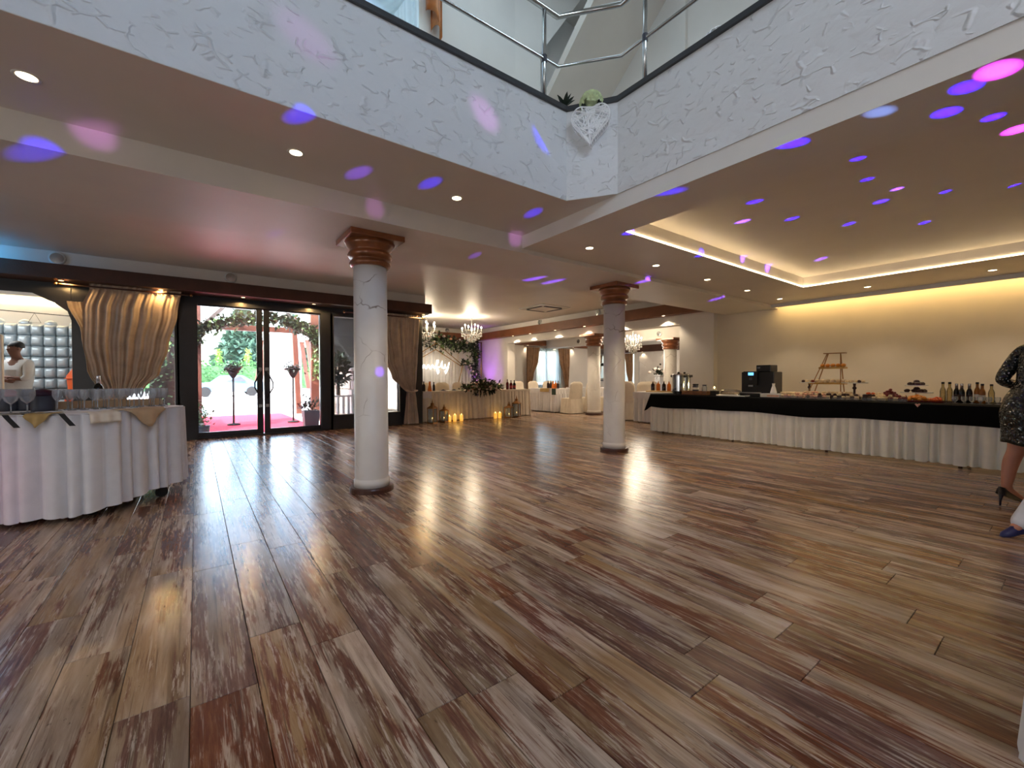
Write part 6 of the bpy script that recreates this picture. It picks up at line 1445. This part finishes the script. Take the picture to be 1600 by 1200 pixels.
obj('canopy', B().add([(-1.3, -1.0, 2.9), (1.3, -1.0, 2.9), (1.3, 1.0, 2.9), (-1.3, 1.0, 2.9), (0, 0, 3.7)], [(0, 3, 2, 1), (0, 1, 4), (1, 2, 4), (2, 3, 4), (3, 0, 4)]), 'white_cloth', t); obj('side_cloth', B().box(-1.0, 1.0, .85, .88, .1, 2.9), 'white_cloth', t); obj('floor_slab', B().box(-1.7, 1.7, -1.3, 1.3, 0, .12), 'paving', t)
# white bench-like rack and step outside the window right of the door
t = thing('plant_stand', 'white slatted plant stand outside the window right of the door', 'stand', (2.74, 10.66, -.03))
for i in range(5): obj('slat', B().box(-.28+.12*i, -.22+.12*i, -.02, .02, .05, .72), 'white_gloss', t)
obj('top', B().box(-.32, .32, -.12, .12, .72, .76), 'white_gloss', t)
for x in (-.3, .3): obj('leg', B().box(x-.02, x+.02, -.1, .1, 0, .72), 'white_gloss', t)
leafy('potted_plant', 'leafy plant on the white stand outside the window right of the door', 'plant', (2.74, 10.66, .73), .22, .2, 1.0, 420, .14, 'leaf', 'ball', True, 90)
t = thing('ladder', 'white metal rack rails outside the window right of the door', 'rack', (3.55, 10.9, -.03))
for x in (-.22, .22): obj('rail', B().tube([(x, 0, 0), (x*.5, 0, 2.5)], .016, 6), 'white_gloss', t)
for k in range(7): obj('rung', B().tube([(-.2+.012*k, 0, .3+.32*k), (.2-.012*k, 0, .3+.32*k)], .011, 6), 'white_gloss', t)

# ------------------------------------------------------------------ party light spots and added room fill
SPOTS = [(-0.78, 3.9, 2.56, 'b', 2, 1), (0.53, 2.87, 2.75, 'b', 2, 1), (1.57, 3.23, 2.75, 'b', 2, 0.9), (2.66, 3.22, 2.75, 'b', 2, 0.9), (1.04, 3.4, 2.75, 'v', 2, 0.6), (2.61, 4.22, 2.56, 'v', 1.2, 0.5), (0.64, 4.73, 2.56, 'v', 1.3, 0.25), (3.91, 4.74, 2.56, 'v', 1.3, 0.3), (4.25, 4.7, 2.56, 'v', 1.1, 0.3), (5.33, 3.87, 2.56, 'v', 1.3, 0.4), (3.15, 0.37, 2.61, 'b', 2, 1.2), (3.36, 0.47, 2.61, 'b', 2, 1), (4.03, 0.36, 2.78, 'b', 2, 1), (3.01, 1.11, 2.61, 'b', 2, 0.9), (3.63, 1.62, 2.78, 'b', 1.6, 1), (3.98, 1.03, 2.78, 'b', 1.3, 0.6), (4.46, 1.09, 2.78, 'b', 1.2, 0.5), (4.18, 1.85, 2.78, 'b', 1.2, 0.7), (4.94, 1.82, 2.78, 'b', 1.1, 0.6), (4.61, 2.16, 2.78, 'v', 1.3, 0.6), (3.58, 2.7, 2.61, 'b', 1.6, 0.9), (5.61, 1.52, 2.78, 'b', 1.3, 0.6), (5.13, 1.15, 2.78, 'b', 1.6, 0.7), (4.9, 0.99, 2.78, 'v', 1.4, 0.5), (5.32, 0.75, 2.78, 'b', 1.3, 0.5), (6.21, 1.03, 2.78, 'b', 1.2, 0.5), (5.64, 0.37, 2.78, 'b', 1.5, 0.6), (6.97, 2.2, 2.78, 'v', 1.1, 0.35), (7.48, 1.14, 2.78, 'v', 1.5, 0.35), (6.56, 0.41, 2.78, 'b', 1.4, 0.5), (4.91, 2.73, 2.61, 'b', 1.5, 0.6), (5.95, 2.77, 2.75, 'v', 1.3, 0.4), (6.71, 2.77, 2.74, 'v', 1.5, 0.4), (7.61, 3.99, 2.56, 'v', 1.3, 0.3), (3.1, 0.26, 2.61, 'm', 2.6, 1.2), (4.36, 0.28, 2.78, 'm', 3, 1.0), (-0.51, 3.82, 2.73, 'p', 2.4, 0.5), (2.89, 3.82, 2.71, 'p', 2.6, 0.4), (1.31, 3.82, 2.67, 'p', 2.4, 0.3), (1.84, 2.82, 3.21, 'p', 2, 0.5), (0.56, 2.82, 3.2, 'p', 1.8, 0.25), (2.44, 2.82, 3.22, 'b', 2, 0.5), (2.98, 0.74, 2.69, 'c', 2, 0.5), (9.75, 2.2, 1.26, 'p', 1.4, 0.2), (9.75, 2.98, 2.17, 'p', 1.4, 0.12), (1.47, 4.22, 1.21, 'v', 1.5, 0.6)]
PARTY = 80
SRC_R = (4.6, -.4, .9); SRC_L = (2.0, -.35, .9)
COLS = {'b': (.02, .0, 1), 'v': (.22, .06, 1), 'm': (.45, .02, .55), 'p': (.26, .08, .30), 'c': (.04, .07, .2)}
for x, y, z, c, a, p_ in SPOTS:
    SRC = SRC_L if x < 3 and z < 3 and not (abs(x-2.98) < .2 and y < 1.5) else SRC_R
    d = (Vector((x, y, z))-Vector(SRC)).length
    lamp('party_beam', 'SPOT', SRC, p_*PARTY*d*d*((8 if z < 3 else 1.6) if SRC is SRC_R else 1.3), COLS[c], aim=(x, y, z), spot_size=math.radians(max(1.5, a*1.12)*(1.35 if SRC is SRC_R else 1)), spot_blend=.9, shadow_soft_size=.004)
lamp('party_beam', 'SPOT', SRC_L, 26, (1, .3, .28), aim=(.3, 6.2, 3.14), spot_size=math.radians(14), spot_blend=1, shadow_soft_size=.02)
lamp('blue_effect_light', 'POINT', (-2.6, 9.2, 3.0), 9, (.05, .45, 1), shadow_soft_size=.03)
lamp('pink_effect_light', 'SPOT', (-2.3, 3.2, .5), 14, (1, .12, .45), aim=(-1.5, 5.1, .35), spot_size=math.radians(40), spot_blend=.8, shadow_soft_size=.05)
lamp('side_room_fill', 'POINT', (13.5, 9.5, 2.5), 210, (1, .88, .72), shadow_soft_size=.8)  # added point fill to brighten the side room, no lamp hangs there
